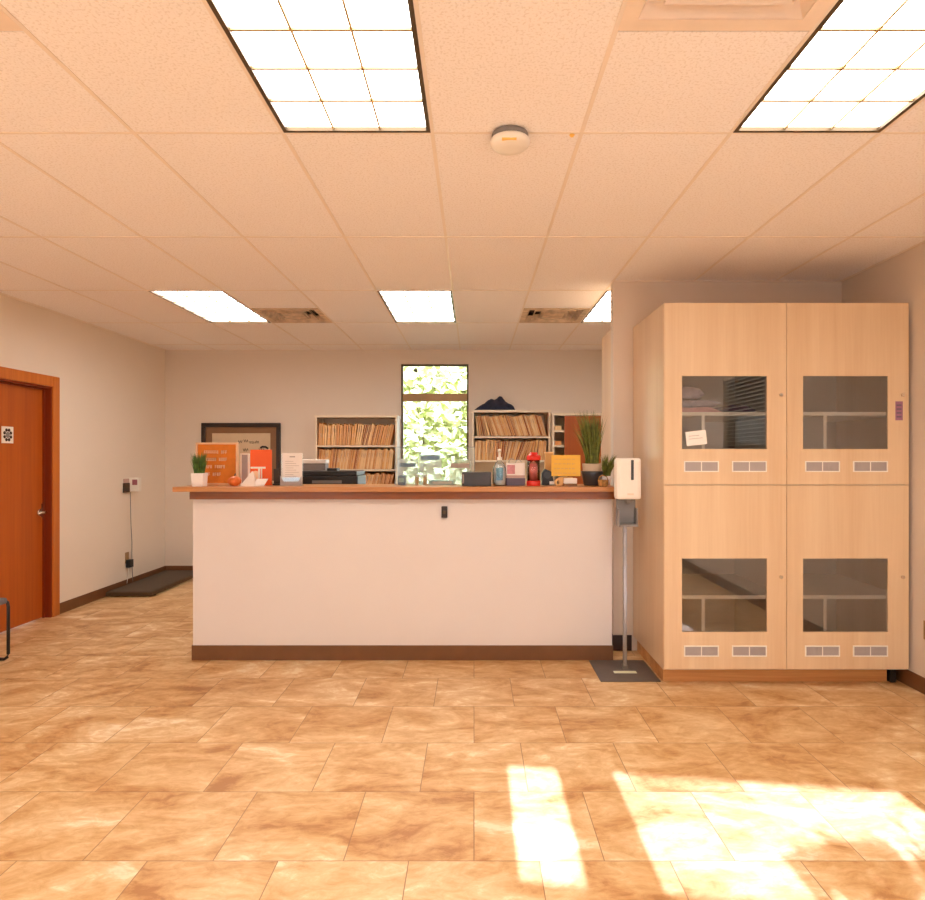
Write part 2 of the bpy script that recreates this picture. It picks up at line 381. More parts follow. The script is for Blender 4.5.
for c in range(-6, 6):
    x = CEILX + c*TW; ya, yb = -2.4, BW
    if x < LW or x > RW: continue
    m.box(x-.008, x+.008, ya, (PW if x > 1.1 else yb), CEIL-.003, CEIL+.001)
    if x > 1.1: m.box(x-.008, x+.008, PW+.13, yb, CEIL-.003, CEIL+.001)
for r in range(-4, 5):
    y = TY0 + r*TY
    if y < -2.4: continue
    m.box(LW, RW if y < PW else RW, y-.006, y+.006, CEIL-.0035, CEIL+.001)
struct(m.build('trim_1', M['tbar']))
# wall angle around the ceiling
m = MB()
m.box(LW, LW+.018, -2.0, BW, CEIL-.004, CEIL).box(RW-.018, RW, -1.9, PW, CEIL-.004, CEIL).box(LW, RW, BW-.018, BW, CEIL-.004, CEIL).box(1.035, RW, PW-.018, PW, CEIL-.004, CEIL)
struct(m.build('trim_2', M['tbar']))
# baseboards
struct(MB().box(LW, LW+.01, D1+.088, BW, 0, .1).box(LW, LW+.01, -1, D0-.088, 0, .1).build('baseboard_left', M['baseboard'], bevel=.003))
struct(MB().box(LW+.01, RW, BW-.01, BW, 0, .1).build('baseboard_back', M['baseboard'], bevel=.003))
struct(MB().box(RW-.01, RW, -1.4, PW-.01, 0, .1).build('baseboard_right', M['baseboard'], bevel=.003))
struct(MB().box(1.025, 1.17, PW-.01, PW, 0, .115).box(1.025, 1.035, PW, PW+.09, 0, .115).build('baseboard_middle', M['baseboard_dark']))
# door
d = MB().box(LW-.10, LW-.062, D0+.022, D1-.022, .008, DH-.022).build('door_1', M['door']); struct(d)
j = MB().box(LW-.14, LW+.004, D0, D0+.02, 0, DH).box(LW-.14, LW+.004, D1-.02, D1, 0, DH).box(LW-.14, LW+.004, D0+.02, D1-.02, DH-.02, DH)
j.box(LW-.062, LW-.045, D1-.034, D1-.02, 0, DH-.02).box(LW-.062, LW-.045, D0+.02, D0+.034, 0, DH-.02).box(LW-.062, LW-.045, D0+.034, D1-.034, DH-.034, DH-.02)
j.build('jamb', M['jamb'], d)
MB().box(LW, LW+.018, D0-.085, D0+.004, 0, DH+.09).box(LW, LW+.018, D1-.004, D1+.085, 0, DH+.09).box(LW, LW+.018, D0+.004, D1-.004, DH-.004, DH+.09).build('casing', M['door_frame'], d, bevel=.004)
hd = MB(); hy, hz = 5.63, .945
hd.tube([(LW-.062, hy, hz), (LW-.052, hy, hz)], .032, 20).tube([(LW-.052, hy, hz), (LW-.01, hy, hz)], .011, 12)
hd.tube([(LW-.012, hy+.012, hz), (LW-.008, hy-.03, hz), (LW-.012, hy-.10, hz-.004)], .010, 10, r1=.007)
hd.build('door_handle', M['chrome'], d)
MB().box(LW-.064, LW-.058, D1-.05, D1-.022, .9, 1.02).build('strike_plate', M['chrome'], d)
# plaque: white square with dark ink paw-like rosette
pq = MB().box(LW-.062, LW-.058, 5.175, 5.305, 1.55, 1.688).build('plaque', M['white'], d)
yc, zc = 5.24, 1.619; rs = MB()
for k in range(8):
    a = 2*math.pi*(k+.5)/8; rr = .038
    cy, cz = yc + rr*math.cos(a), zc + rr*1.12*math.sin(a)
    rs.prism([(cy + .014*math.cos(t)*1.0, cz + .014*math.sin(t)) for t in [2*math.pi*i/10 for i in range(10)]], 'X', LW-.058, LW-.0565)
rs.build('rosette', M['ink'], pq)
MB().prism([(yc+.022*math.cos(2*math.pi*i/16), zc+.026*math.sin(2*math.pi*i/16)) for i in range(16)], 'X', LW-.058, LW-.0562).build('rosette_centre', M['grey'], pq)

# window in back wall
w = MB().frame(WX0, WX1, WZ0, WZ1, .022, BW+.03, BW+.09).build('window_1', M['bronze']); struct(w)
zt0, zt1 = H(401, BW), H(393.5, BW)
MB().box(WX0+.02, WX1-.02, BW+.02, BW+.09, zt0, zt1).build('transom_bar', M['bronze_light'], w)
MB().box(WX0+.02, WX1-.02, BW+.058, BW+.062, WZ0+.02, zt0).build('lower_pane', M['glass'], w)
MB().box(WX0+.02, WX1-.02, BW+.058, BW+.062, zt1, WZ1-.02).build('upper_pane', M['glass'], w)
MB().box(WX0-.03, WX1+.03, BW-.03, BW+.03, WZ0-.03, WZ0).build('sill', M['cream'], w)
# window in right wall + blinds
w = MB().frame(RY0, RY1, RZ0, RZ1, .03, RW+.05, RW+.10, 'YZ').build('window_2', M['bronze']); struct(w)
MB().box(RW+.073, RW+.077, RY0+.03, RY1-.03, RZ0+.03, RZ1-.03).build('pane', M['glass'], w)
bl = thing('venetian_blind', 'white venetian blind with horizontal slats hanging in the right wall window', 'blind', (RW+.02, (RY0+RY1)/2, RZ1-.03))
MB().box(-.018, .018, -.49, .49, -.005, .03).build('headrail', M['white'], bl)
m = MB()
for k in range(22):
    z = -.03 - k*.04
    m.box(-.017, .017, -.485, .485, z-.001, z+.001, rot=Matrix.Rotation(R(8), 3, 'Y'), piv=(0, 0, z))
m.build('slats', M['blind'], bl)
MB().box(-.012, .012, -.485, .485, -.915, -.90).build('bottom_rail', M['white'], bl)

# ------------------------------------------------------------------ ceiling lights
def troffer():
    t = thing('ceiling_light', '', 'ceiling light')
    hw, hl = TW/2-.006, TY/2-.006
    m = MB().frame(-hw, hw, -hl, hl, .016, -.004, .06, 'XY'); m.build('frame', M['bronze'], t)
    MB().box(-hw+.016, hw-.016, -hl+.016, hl-.016, .012, .016).build('diffuser', M['diffuser'], t)
    m = MB()
    iw, il = hw-.016, hl-.016
    for k in (1, 2):
        x = -iw + 2*iw*k/3; m.box(x-.0035, x+.0035, -il, il, .003, .012)
    for k in range(1, 6):
        y = -il + 2*il*k/6; m.box(-iw, iw, y-.0045, y+.0045, .003, .012)
    m.build('louver_grid', M['louver'], t)
    MB().box(-hw, hw, -hl, hl, .06, .08).build('housing', M['white'], t)
    return t
M['louver'] = mat('louver_cream', (.42, .30, .14, 1), .5)
lab = {(-1,-1): 'large fluorescent panel overhead left of the round smoke detector', (2,-1): 'fluorescent panel at the upper right, next to the big square air diffuser',
       (-4,2): 'small far fluorescent panel nearest the left wall', (-1,2): 'far fluorescent panel above the back window',
       (2,2): 'far fluorescent panel cut off by the partition wall', (-1,-3): 'unseen fluorescent panel added for fill over the rear of the room, centre', (2,-3): 'unseen fluorescent panel added for fill over the rear of the room by the right wall',
       (-4,-2): 'unseen fluorescent panel added for fill over the rear of the room by the left wall', (-4,0): 'fluorescent panel overhead beside the left wall'}
cells_light_ = [c for c in cells_light]
base = None
for c in cells_light_:
    x0, x1, y0, y1 = cell(*c); loc = ((x0+x1)/2, (y0+y1)/2, CEIL)
    if base is None: base = troffer(); o = base; o.location = loc
    else: o = copy_tree(base, loc=loc)
    o['label'] = lab[c]; o['group'] = 'fluorescent panels in the ceiling grid'

# ------------------------------------------------------------------ ceiling air diffusers
def diffuser(c, r, label, m_, damp):
    x0, x1, y0, y1 = cell(c, r)
    cy = (y0 + .303) if r == -1 else (y1 - .303)
    t = thing('air_vent', label, 'ceiling vent', ((x0+x1)/2, cy, CEIL), 'square air diffusers in the ceiling')
    m = MB(); h = .294
    m.frame(-h, h, -h, h, .05, -.004, .004, 'XY')
    m.build('outer_frame', m_, t)
    m = MB()
    for k in range(3):       # nested sloped cones
        a, b = .245 - k*.06, .215 - k*.06; z0, z1 = -.002, .05
        A = [(-b, -b), (b, -b), (b, b), (-b, b)]; B = [(-a, -a), (a, -a), (a, a), (-a, a)]
        for i in range(4):
            j = (i+1) % 4
            m.quad([(*B[i], z0), (*B[j], z0), (*A[j], z1), (*A[i], z1)])
            m.quad([(*B[i], z0), (*B[j], z0), (B[j][0]*1.0, B[j][1]*1.0, z0+.012), (B[i][0], B[i][1], z0+.012)])
    m.box(-.095, .095, -.095, .095, .0, .004)
    m.build('louvers', m_, t)
    MB().box(-h, h, -h, h, .075, .085).box(-.255,.255,-.255,-.25,.004,.075).box(-.255,.255,.25,.255,.004,.075).box(-.255,-.25,-.255,.255,.004,.075).box(.25,.255,-.255,.255,.004,.075).build('duct_box', damp, t)
diffuser(1, -1, 'white square air diffuser near the camera beside the right fluorescent panel', M['vent_white'], M['vent_white'])
diffuser(-3, -1, 'white air diffuser cut off by the top left corner of the photo', M['vent_white'], M['vent_white'])
diffuser(-3, 2, 'stained far air diffuser right of the leftmost light panel', M['vent_old'], M['vent_dark'])
diffuser(1, 2, 'stained far air diffuser close to the partition wall', M['vent_old'], M['vent_dark'])
# smoke detector
t = thing('smoke_detector', 'round white smoke detector on the ceiling grid', 'smoke detector', (X(510, 2.56), 2.56, CEIL-.0035))
MB().lathe([(.072, 0), (.074, -.004), (.074, -.018), (.068, -.022)]).build('base', M['grey'], t)
MB().lathe([(.066, -.022), (.078, -.024), (.080, -.030), (.078, -.042), (.064, -.056), (.03, -.060), (.004, -.0605)]).build('body', M['white'], t)
MB().box(-.022, -.002, -.07, -.062, -.046, -.036, bev=.002).build('test_button', M['grey'], t)
MB().box(-.035, .022, -.071, -.058, -.0545, -.048).build('label', M['amber'], t)
tag(MB().lathe([(.009, -.0005), (.011, -.003), (.006, -.010), (.002, -.011)], (X(572, 2.56), 2.56, CEIL-.003), 12).build('ceiling_hook', M['amber']), 'tiny brass hook on the ceiling grid right of the smoke detector', 'hook')

# ------------------------------------------------------------------ reception counter
cx0, cx1, cy0 = X(193, 4.5), X(612, 4.5), 4.50
t = thing('reception_counter', 'long reception counter with pale front wall and oak bar top', 'counter', ((cx0+cx1)/2, cy0, 0))
ox = (cx0+cx1)/2
def cb(): return MB()
hx = (cx1-cx0)/2
cb().box(-hx, hx, 0, .13, 0, 1.19).box(-hx, -hx+.13, .13, .95, 0, 1.19).build('front_wall', M['counter_wall'], t)
cb().box(-hx-.006, hx+.006, -.010, 0, 0, .104).box(-hx-.010, -hx, 0, .95, 0, .104).box(hx, hx+.006, 0, .13, 0, .104).build('baseboard', M['baseboard'], t, bevel=.002)
cb().box(-hx, hx+.008, -.055, .0, 1.142, 1.196).build('apron', M['oak_dark'], t)
cb().box(-hx-.10, hx+.018, -.10, .36, 1.196, 1.230).box(-hx-.10, -hx+.3, .36, 1.0, 1.196, 1.230).build('bar_top', M['oak'], t, bevel=.004)
TOP = 1.230
bx = thing('doorbell', 'small dark brown bell push box on the counter front under the bar top', 'doorbell', (X(444.5, 4.5), 4.5, H(512, 4.5)))
MB().box(-.021, .021, -.022, 0, -.04, .042, bev=.005).build('housing', M['frame_black'], bx)
MB().box(-.009, .009, -.025, -.021, -.012, .012, bev=.001).build('button', M['bronze'], bx)
# work desk behind the counter
dk = thing('work_desk', 'low cream work desk behind the reception counter', 'desk', (-.6, 5.35, 0))
MB().box(-1.1, 1.45, -.35, .35, .72, .75).build('desk_top', M['cream'], dk, bevel=.004)
for sx in (-1.05, 0, 1.37): MB().box(sx, sx+.03, -.32, .33, 0, .72).build('side_panel', M['cream'], dk)

# ------------------------------------------------------------------ storage cabinet
KX0, KX1, KY = 1.182, 2.706, 3.95; KM = (KX0+KX1)/2; KB, KT = .12, 2.397; KMID = 1.265
t = thing('storage_cabinet', 'tall maple storage cabinet with four glazed doors against the partition wall', 'cabinet', (KX0, KY, 0))
W = KX1-KX0; Dp = PW-.003-KY
m = MB()
m.box(0, .02, .02, Dp, KB-.01, KT).build('side_panel', M['maple_side'], t)
MB().box(W-.02, W, .02, Dp, KB-.01, KT).build('side_panel', M['maple_side'], t)
MB().box(.02, W-.02, .02, Dp, KT-.02, KT).build('top_panel', M['maple'], t)
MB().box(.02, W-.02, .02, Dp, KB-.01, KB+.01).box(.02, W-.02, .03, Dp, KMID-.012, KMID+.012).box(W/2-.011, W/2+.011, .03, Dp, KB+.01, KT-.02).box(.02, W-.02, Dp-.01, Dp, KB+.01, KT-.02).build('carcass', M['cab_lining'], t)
pl = MB().box(.03, W-.06, .12, .14, 0, KB-.01).box(.03, .05, .14, Dp, 0, KB-.01).build('plinth', M['pine'], t)
MB().box(W-.05, W-.015, .10, .15, 0, KB-.01).build('foot', M['black'], t)
def locker_door(ix, upper):
    x0 = ix*W/2 + .0015; x1 = (ix+1)*W/2 - .0015
    z0, z1 = (KMID+.002, KT) if upper else (KB, KMID-.002)
    dx = X(785+121*ix-103 if False else 682 + 121*ix, KY) - KX0
    gx0, gx1 = dx, dx + .529
    gz0, gz1 = (H(449, KY), H(376, KY)) if upper else (H(632, KY), H(558.5, KY))
    m = MB()
    for a in ((x0, x1, gz1, z1), (x0, x1, z0, gz0), (x0, gx0, gz0, gz1), (gx1, x1, gz0, gz1)): m.box(a[0], a[1], 0, .019, a[2], a[3])
    bmesh.ops.remove_doubles(m.bm, verts=m.bm.verts, dist=1e-5)
    d = m.build('door', M['maple'], t)
    MB().box(gx0+.001, gx1-.001, .009, .012, gz0+.001, gz1-.001).build('glass_pane', M['cab_glass'], d)
    vz0, vz1 = (H(472, KY), H(461, KY)) if upper else (H(656.5, KY), H(645.5, KY))
    for k in range(2):
        vx = gx0 + .012 + k*.298; vw = .216
        v = MB().frame(vx, vx+vw, vz0, vz1, .007, -.005, 0).box(vx+.105, vx+.111, -.004, 0, vz0, vz1).build('vent_grille', M['white'], d)
        f = MB()
        for i in range(20):
            q = vx+.011+i*.0102
            f.box(q, q+.0045, -.003, 0, vz0+.007, vz1-.007)
        f.box(vx+.006, vx+vw-.006, -.0012, 0, vz0+.006, vz1-.006)
        f.build('fins', M['vent_grey'], v)
    lz = H(395, KY) if upper else H(577, KY); lx = x1 - .035 if ix == 0 else x1 - .04
    MB().tube([(lx, -.012, lz), (lx, 0, lz)], .010, 14).box(lx-.0015, lx+.0015, -.0135, -.012, lz-.006, lz+.006).build('lock', M['chrome'], d)
    # interior boards
    sh = .45*0 + ((H(413.5, KY)) if upper else H(598, KY))
    bx0 = .021 + ix*W/2*1.0; bx1 = (W/2-.012) if ix == 0 else W-.021
    if ix: bx0 = W/2+.012
    MB().box(bx0, bx1, .024, Dp-.012, sh-.011, sh+.011).build('shelf', M['white_board'], t)
    px = (X(700 + 121*ix, KY+.06)) - KX0
    zb = KMID+.012 if upper else KB+.01
    MB().box(px, px+.02, .032, Dp-.012, zb, sh-.011).build('divider', M['white_board'], t)
    return d
doors = [locker_door(i, u) for u in (True, False) for i in (0, 1)]
SH = H(413.5, KY)+.011
# folded cloths stacked behind the upper left pane
def cloth_stack(name, label, x, y, z, w, d, h, m_, seed):
    rnd = random.Random(seed); mb = MB(); nx, ny = 14, 10
    bm = mb.bm
    bmesh.ops.create_cube(bm, size=1)
    bmesh.ops.subdivide_edges(bm, edges=bm.edges, cuts=7, use_grid_fill=True)
    for v in bm.verts:
        n = noise.noise_vector(Vector((v.co.x*3+seed*5, v.co.y*3, v.co.z*2)))
        e = 1 - .18*max(0, abs(v.co.x)*2)**4*abs(v.co.z*2)
        v.co = Vector((v.co.x*w*e + n.x*.015, v.co.y*d*e + n.y*.012, (v.co.z+.5)*h*(1-.25*max(0, abs(v.co.x)*2)**3) + (n.z*.012 if v.co.z > -.3 else 0)))
    o = mb.build(name, m_, loc=(x, y, z), smooth=True); return tag(o, label, 'folded cloth', 'folded cloths in the cabinet')
cloth_stack('folded_cloth', 'pink folded cloth at the bottom of the stack behind the cabinet glass', 1.40, 4.22, SH+.001, .36, .3, .036, M['cloth_pink'], 1)
cloth_stack('folded_cloth', 'blue grey folded cloth in the middle of the stack behind the cabinet glass', 1.43, 4.22, SH+.044, .34, .28, .043, M['cloth_blue'], 2)
cloth_stack('folded_cloth', 'rumpled pale blue cloth on top of the stack behind the cabinet glass', 1.38, 4.22, SH+.095, .22, .24, .075, M['cloth_blue'], 3)
cloth_stack('folded_cloth', 'dark plum folded cloth lying right of the stack in the cabinet', 1.72, 4.26, SH+.001, .22, .26, .055, M['cloth_dark'], 4)
pc = thing('paper_notice', 'small tilted white card taped on the upper left cabinet glass', 'notice', (X(696.5, KY), KY+.006, H(438, KY)))
pcb = MB().box(-.064, .064, -.0015, .0, -.044, .044, rot=Matrix.Rotation(R(-6), 3, 'Y')).build('card', M['paper'], pc)
MB().box(-.045, .04, -.0022, -.0015, -.004, -.001, rot=Matrix.Rotation(R(-6), 3, 'Y')).box(-.045, .02, -.0022, -.0015, .014, .017, rot=Matrix.Rotation(R(-6), 3, 'Y')).build('lettering', M['vent_grey'], pcb)
st = thing('sticker', 'small purple sticker near the right edge of the upper right cabinet door', 'sticker', (X(899, KY), KY-.0005, H(411, KY)))
q = MB().box(-.023, .023, -.0008, .0, -.058, .06).build('backing', M['lilac'], st)
m = MB()
for k in range(4): m.box(-.016, .014, -.0014, -.0008, -.04+k*.024, -.032+k*.024)
m.build('print', M['purple_grey'], q)
# cabinet behind the partition
t2 = thing('tall_cupboard', 'tall pale wooden cupboard behind the end of the partition wall', 'cabinet', (1.09, 4.87, 0))
MB().box(0, .02, 0, .54, .08, 2.45).build('side_panel', M['maple_side'], t2)
MB().box(.58, .60, 0, .54, .08, 2.45).build('side_panel', M['maple_side'], t2)
MB().box(.02, .58, 0, .53, .08, .10).box(.02, .58, 0, .53, 2.43, 2.45).box(.02, .58, 0, .015, .10, 2.43).build('carcass', M['maple'], t2)
MB().box(.003, .299, .54, .558, .085, 2.445).build('door', M['maple'], t2)
MB().box(.301, .597, .54, .558, .085, 2.445).build('door', M['maple'], t2)
MB().box(.02, .58, .03, .5, 0, .08).build('plinth', M['pine'], t2)

# ------------------------------------------------------------------ sanitiser stand
t = thing('hand_sanitizer_stand', 'free-standing white touchless sanitizer dispenser on a dark steel floor plate', 'dispenser', (.99, 4.28, 0))
MB().box(-.18, .205, -.22, .20, 0, .006, bev=.002).build('floor_plate', M['dark_plate'], t)
m = MB().box(.022, .046, .02, .044, .006, 1.02); m.box(.016, .052, .008, .056, .006, .03)
m.build('pole', M['pole_metal'], t, bevel=.002)
MB().box(-.06, .09, -.075, -.035, .006, .0085).build('plate_label', M['sticker_green'], t)
dz0, dz1 = H(499.5, 4.22), H(458, 4.22); dxc = X(628.5, 4.22)-.99
MB().box(dxc-.083, dxc+.083, -.08, .02, dz0, dz1, bev=.022).build('dispenser_body', M['white'], t, smooth=False)
MB().box(dxc+.012, dxc+.030, -.083, -.078, H(480, 4.2), H(460, 4.2), bev=.003).build('level_window', M['charcoal'], t)
MB().box(dxc-.012, dxc+.03, -.0815, -.079, dz0+.03, dz0+.042).build('logo', M['vent_white'], t)
m = MB().box(dxc-.066, dxc+.062, .006, .018, H(523, 4.3), dz0+.02)
m.box(dxc-.066, dxc-.058, -.06, .006, H(523, 4.3), dz0-.06).box(dxc+.054, dxc+.062, -.06, .006, H(523, 4.3), dz0-.06)
m.box(dxc-.066, dxc+.062, -.075, .018, H(524.5, 4.3)-.006, H(523, 4.3))
m.build('drip_tray', M['grey'], t)
MB().lathe([(.02, -.02), (.016, -.045), (.006, -.05)], (dxc, -.04, dz0+.02), 12).build('nozzle', M['grey'], t)

# ------------------------------------------------------------------ waiting chair (left edge)
t = thing('waiting_chair', 'grey waiting chair with black sled frame at the left edge by the door', 'chair', (-3.5, 4.22, 0))
MB().box(-.22, .215, -.25, .255, .405, .45, bev=.016).build('seat', M['fabric_grey'], t)
MB().box(-.245, -.215, -.24, .24, .5, .86, bev=.012, rot=Matrix.Rotation(R(-6), 3, 'Y'), piv=(-.23, 0, .45)).build('backrest', M['fabric_grey'], t)
for sy in (-.255, .262):
    pts = [(.19, sy, .425), (.208, sy, .41), (.213, sy, .38), (.213, sy, .05), (.205, sy, .025), (.185, sy, .0115), (-.17, sy, .0115), (-.195, sy, .02), (-.20, sy, .05), (-.235, sy, .45), (-.255, sy, .80)]
    MB().tube(pts, .0110, 10).build('leg', M['black'], t)
MB().tube([(.10, -.262, .40), (.10, .262, .40)], .009, 8).build('crossbar', M['black'], t)
MB().tube([(-.21, -.262, .40), (-.21, .262, .40)], .009, 8).build('crossbar', M['black'], t)

# ------------------------------------------------------------------ left wall: scale display, outlet, platform
t = thing('scale_display', 'white wall-mounted scale display with a cable hanging down', 'scale display', (LW, 6.98, H(485.5, 6.95)))
MB().box(0, .02, -.13, -.02, -.075, .03, bev=.004).build('wall_bracket', M['vent_dark'], t)
MB().box(0, .012, -.12, -.02, .03, .075, bev=.003).build('junction_cover', M['lilac_pale'], t)
b = MB().box(.004, .112, -.02, .045, -.065, .085, bev=.006).build('housing', M['white'], t)
MB().box(.045, .100, -.0225, -.0195, .005, .065).build('screen', M['screen_pink'], b)
cb_ = MB().tube([(LW+.03, 6.95, H(492, 6.95)), (LW+.03, 6.95, .9), (LW+.024, 6.97, .7), (LW+.03, 6.98, .5), (LW+.026, 6.985, .36), (LW+.03, 6.985, .2), (LW+.04, 6.98, .065)], .004, 6).build('cable', M['grey'])
tag(cb_, 'thin grey cable running down the left wall from the scale display', 'cable')
t = thing('wall_outlet', 'brown power outlet with a black plug adapter low on the left wall', 'outlet', (LW, 6.93, .335))
MB().box(0, .006, -.035, .035, -.06, .06, bev=.002).build('cover_plate', M['bronze_light'], t)
MB().box(.006, .055, -.03, .04, -.105, -.02, bev=.006).build('plug_adapter', M['black'], t)
MB().tube([(.03, -.01, -.10), (.028, -.03, -.2), (.03, -.05, -.27)], .003, 6).build('plug_cord', M['white'], t)
t = thing('floor_scale', 'low dark platform scale on the floor in the back left corner', 'platform scale', (-3.535, 7.12, 0))
MB().box(-.235, .235, -.62, .62, .012, .048, bev=.004).build('platform', M['bronze'], t)
MB().box(-.225, .225, -.61, .61, .048, .054).build('rubber_top', M['rubber_mat'], t)
for sx in (-.2, .2):
    for sy in (-.5, .5): MB().lathe([(.02, 0), (.02, .012)], (sx, sy, 0), 12).build('foot', M['black'], t)
t = thing('wall_outlet', 'tan outlet plate on the right wall beside the cabinet', 'outlet', (RW, 3.80, H(630.5, 3.84)))
MB().box(-.006, 0, -.057, .057, -.057, .057, bev=.002).build('cover_plate', M['bronze_light'], t)
for s in (-.024, .024): MB().box(-.009, -.006, -.017+s, .017+s, -.03, .03, bev=.001).build('receptacle', M['mat_brown'], t)

# ------------------------------------------------------------------ framed picture
fx0, fx1, fz1 = X(201.5, 7.77), X(280.5, 7.77), H(423, 7.77); fz0 = fz1-.82
t = thing('framed_print', 'large dark-framed cream print with script lettering on the back wall', 'picture', ((fx0+fx1)/2, BW, (fz0+fz1)/2))
hw, hh = (fx1-fx0)/2, (fz1-fz0)/2
MB().frame(-hw, hw, -hh, hh, .05, -.035, -.002).build('frame', M['frame_black'], t, bevel=.004)
MB().frame(-hw+.05, hw-.05, -hh+.05, hh-.05, .075, -.016, -.004).build('matboard', M['mat_brown'], t)
pr = MB().box(-hw+.12, hw-.12, -.010, -.004, -hh+.12, hh-.12).build('print_sheet', M['print'], t)
def squiggle(mb, x, z, s, seed, y=-.013):
    rnd = random.Random(seed); pts = []
    for k in range(10): pts.append((x + s*(k*.12) + rnd.uniform(-.06, .06)*s, y, z + s*.35*math.sin(k*1.7+seed)))
    mb.tube(pts, s*.05, 5)
m = MB(); z = hh-.12-.11
for i, xx in enumerate((-.04, .03, .10, .165)): squiggle(m, xx, z+.012*math.sin(i*2), .052, i)
for i, xx in enumerate((.02, .22)): squiggle(m, xx, z-.10, .06, i+7)
m.tube([(.235, -.013, z-.075), (.26, -.013, z-.06), (.30, -.013, z-.062), (.33, -.013, z-.085)], .012, 5)
m.build('lettering', M['ink'], pr)

# ------------------------------------------------------------------ file shelves with folders
def bookcase(label, x0, x1, y0, top, boards, name='file_shelf', mat_='cream'):
    t = thing(name, label, 'shelf unit', ((x0+x1)/2, y0, 0), 'open file shelves along the back wall'); hw = (x1-x0)/2; d = BW-.012-y0
    MB().box(-hw, -hw+.022, 0, d, 0, top).build('side_panel', M[mat_], t, bevel=.002)
    MB().box(hw-.022, hw, 0, d, 0, top).build('side_panel', M[mat_], t, bevel=.002)
    MB().box(-hw+.022, hw-.022, d-.008, d, .03, top).build('back_panel', M[mat_], t)
    MB().box(-hw-.008, hw+.008, -.008, d, top-.028, top).build('top_board', M[mat_], t, bevel=.002)
    for b in boards: MB().box(-hw+.022, hw-.022, 0, d-.008, b-.012, b+.008).build('shelf_board', M[mat_], t)
    return t
lx0, lx1 = X(315, 7.45), X(397, 7.45); rx0, rx1 = X(472, 7.45), X(550.5, 7.45)
LB = [H(446, 7.45), H(470, 7.45), 1.0, .70, .40, .10]; RB = [H(437, 7.45), H(461, 7.45), 1.10, .80, .50, .20, .06]
bookcase('cream open file shelf full of manila folders left of the window', lx0, lx1, 7.45, H(415, 7.45), LB)
bookcase('cream open file shelf full of leaning manila folders right of the window', rx0, rx1, 7.45, H(410, 7.45), RB)
fm = {}
def folder_mesh(k, h, th_):
    m = MB(); d = .24
    m.box(0, .0012, 0, d, 0, h, mi=0); m.box(th_-.0012, th_, 0, d, 0, h*.96, mi=0); m.box(0, th_, 0, .0012, 0, h*.96, mi=0)
    m.box(.0016, th_-.0016, .006, d-.004, .003, h*.93, mi=1)
    m.box(th_-.0042, th_-.0012, -.0012, .0, 0, h*.985, mi=3)
    m.box(th_*.3, th_*.3+.0012, -.006, .0, h*(.35+.12*(k % 4)), h*(.35+.12*(k % 4))+.05, mi=2)   # index tab
    me_o = m.build('file_folder', [M[('manila', 'manila_b', 'manila_c', 'manila_d')[k % 4]], M['paper'], M[('white', 'manila_c', 'lilac', 'manila')[k % 4]], M['manila_edge']])
    return me_o
def fill_row(x0, x1, y, z, hmax, lean, label, group, seed):
    rnd = random.Random(seed); x = x0 + .004; pa = None
    if lean(0) < 0: x += .0
    while True:
        f = (x-x0)/(x1-x0); a = lean(f)
        th_ = rnd.choice((.012, .015, .019, .024)); h = hmax*rnd.uniform(.88, .98); k = rnd.choice((0, 0, 1, 1, 2, 2, 3))
        if pa is not None and pa > a: x += .28*(math.sin(pa)-math.sin(a))
        pa = a; step = th_/math.cos(a) + .0025
        reach = h*math.sin(a)
        if x + step + max(0, reach) > x1 - .004: break
        if x + min(0, reach) < x0: x += step*.5; continue
        key = (k, th_, round(h, 2))
        if key not in fm: fm[key] = folder_mesh(k, round(h, 2), th_); o = fm[key]
        else: o = fm[key].copy(); COL.objects.link(o)
        dz = 0 if a >= 0 else th_*math.sin(-a)
        dz = th_*abs(math.sin(a))
        o.location = (x, y + rnd.uniform(0, .02), z + dz + .001); o.rotation_euler = (0, a, 0)
        tag(o, label, 'folder', group); x += step
def lin(*ps):
    def f(t):
        for (a, va), (b, vb) in zip(ps, ps[1:]):
            if t <= b: return R(va + (vb-va)*(t-a)/(b-a))
        return R(ps[-1][1])
    return f
gap = .022
def rows(x0, x1, top, boards, leans, txt, grp, n):
    zs = [top-.028] + boards
    for i in range(n):
        zb = boards[i]+.008; hm = zs[i]-.012-zb if i else zs[0]-zb
        fill_row(x0+.024, x1-.024, 7.47, zb, min(.275, hm*.98), leans[i], txt[i], grp[i], 11+i+int(x0*10))
rows(lx0, lx1, H(415, 7.45), LB, [lin((0, 2), (.4, 4), (.6, 14), (1, 12)), lin((0, 5), (.5, 10), (1, 6)), lin((0, 3), (.3, 12), (1, 15))],
     ['manila patient folder on the top level of the shelf left of the window', 'manila patient folder on the second level of the shelf left of the window', 'manila patient folder on the third level of the shelf left of the window'],
     ['folders on the left shelf, top level', 'folders on the left shelf, second level', 'folders on the left shelf, third level'], 3)
rows(rx0, rx1, H(410, 7.45), RB, [lin((0, -4), (.25, -20), (1, -16)), lin((0, 2), (.3, 4), (.6, 22), (.8, 6), (1, 3))],
     ['leaning manila folder on the top level of the shelf right of the window', 'manila folder on the second level of the shelf right of the window'],
     ['folders on the right shelf, top level', 'folders on the right shelf, second level'], 2)
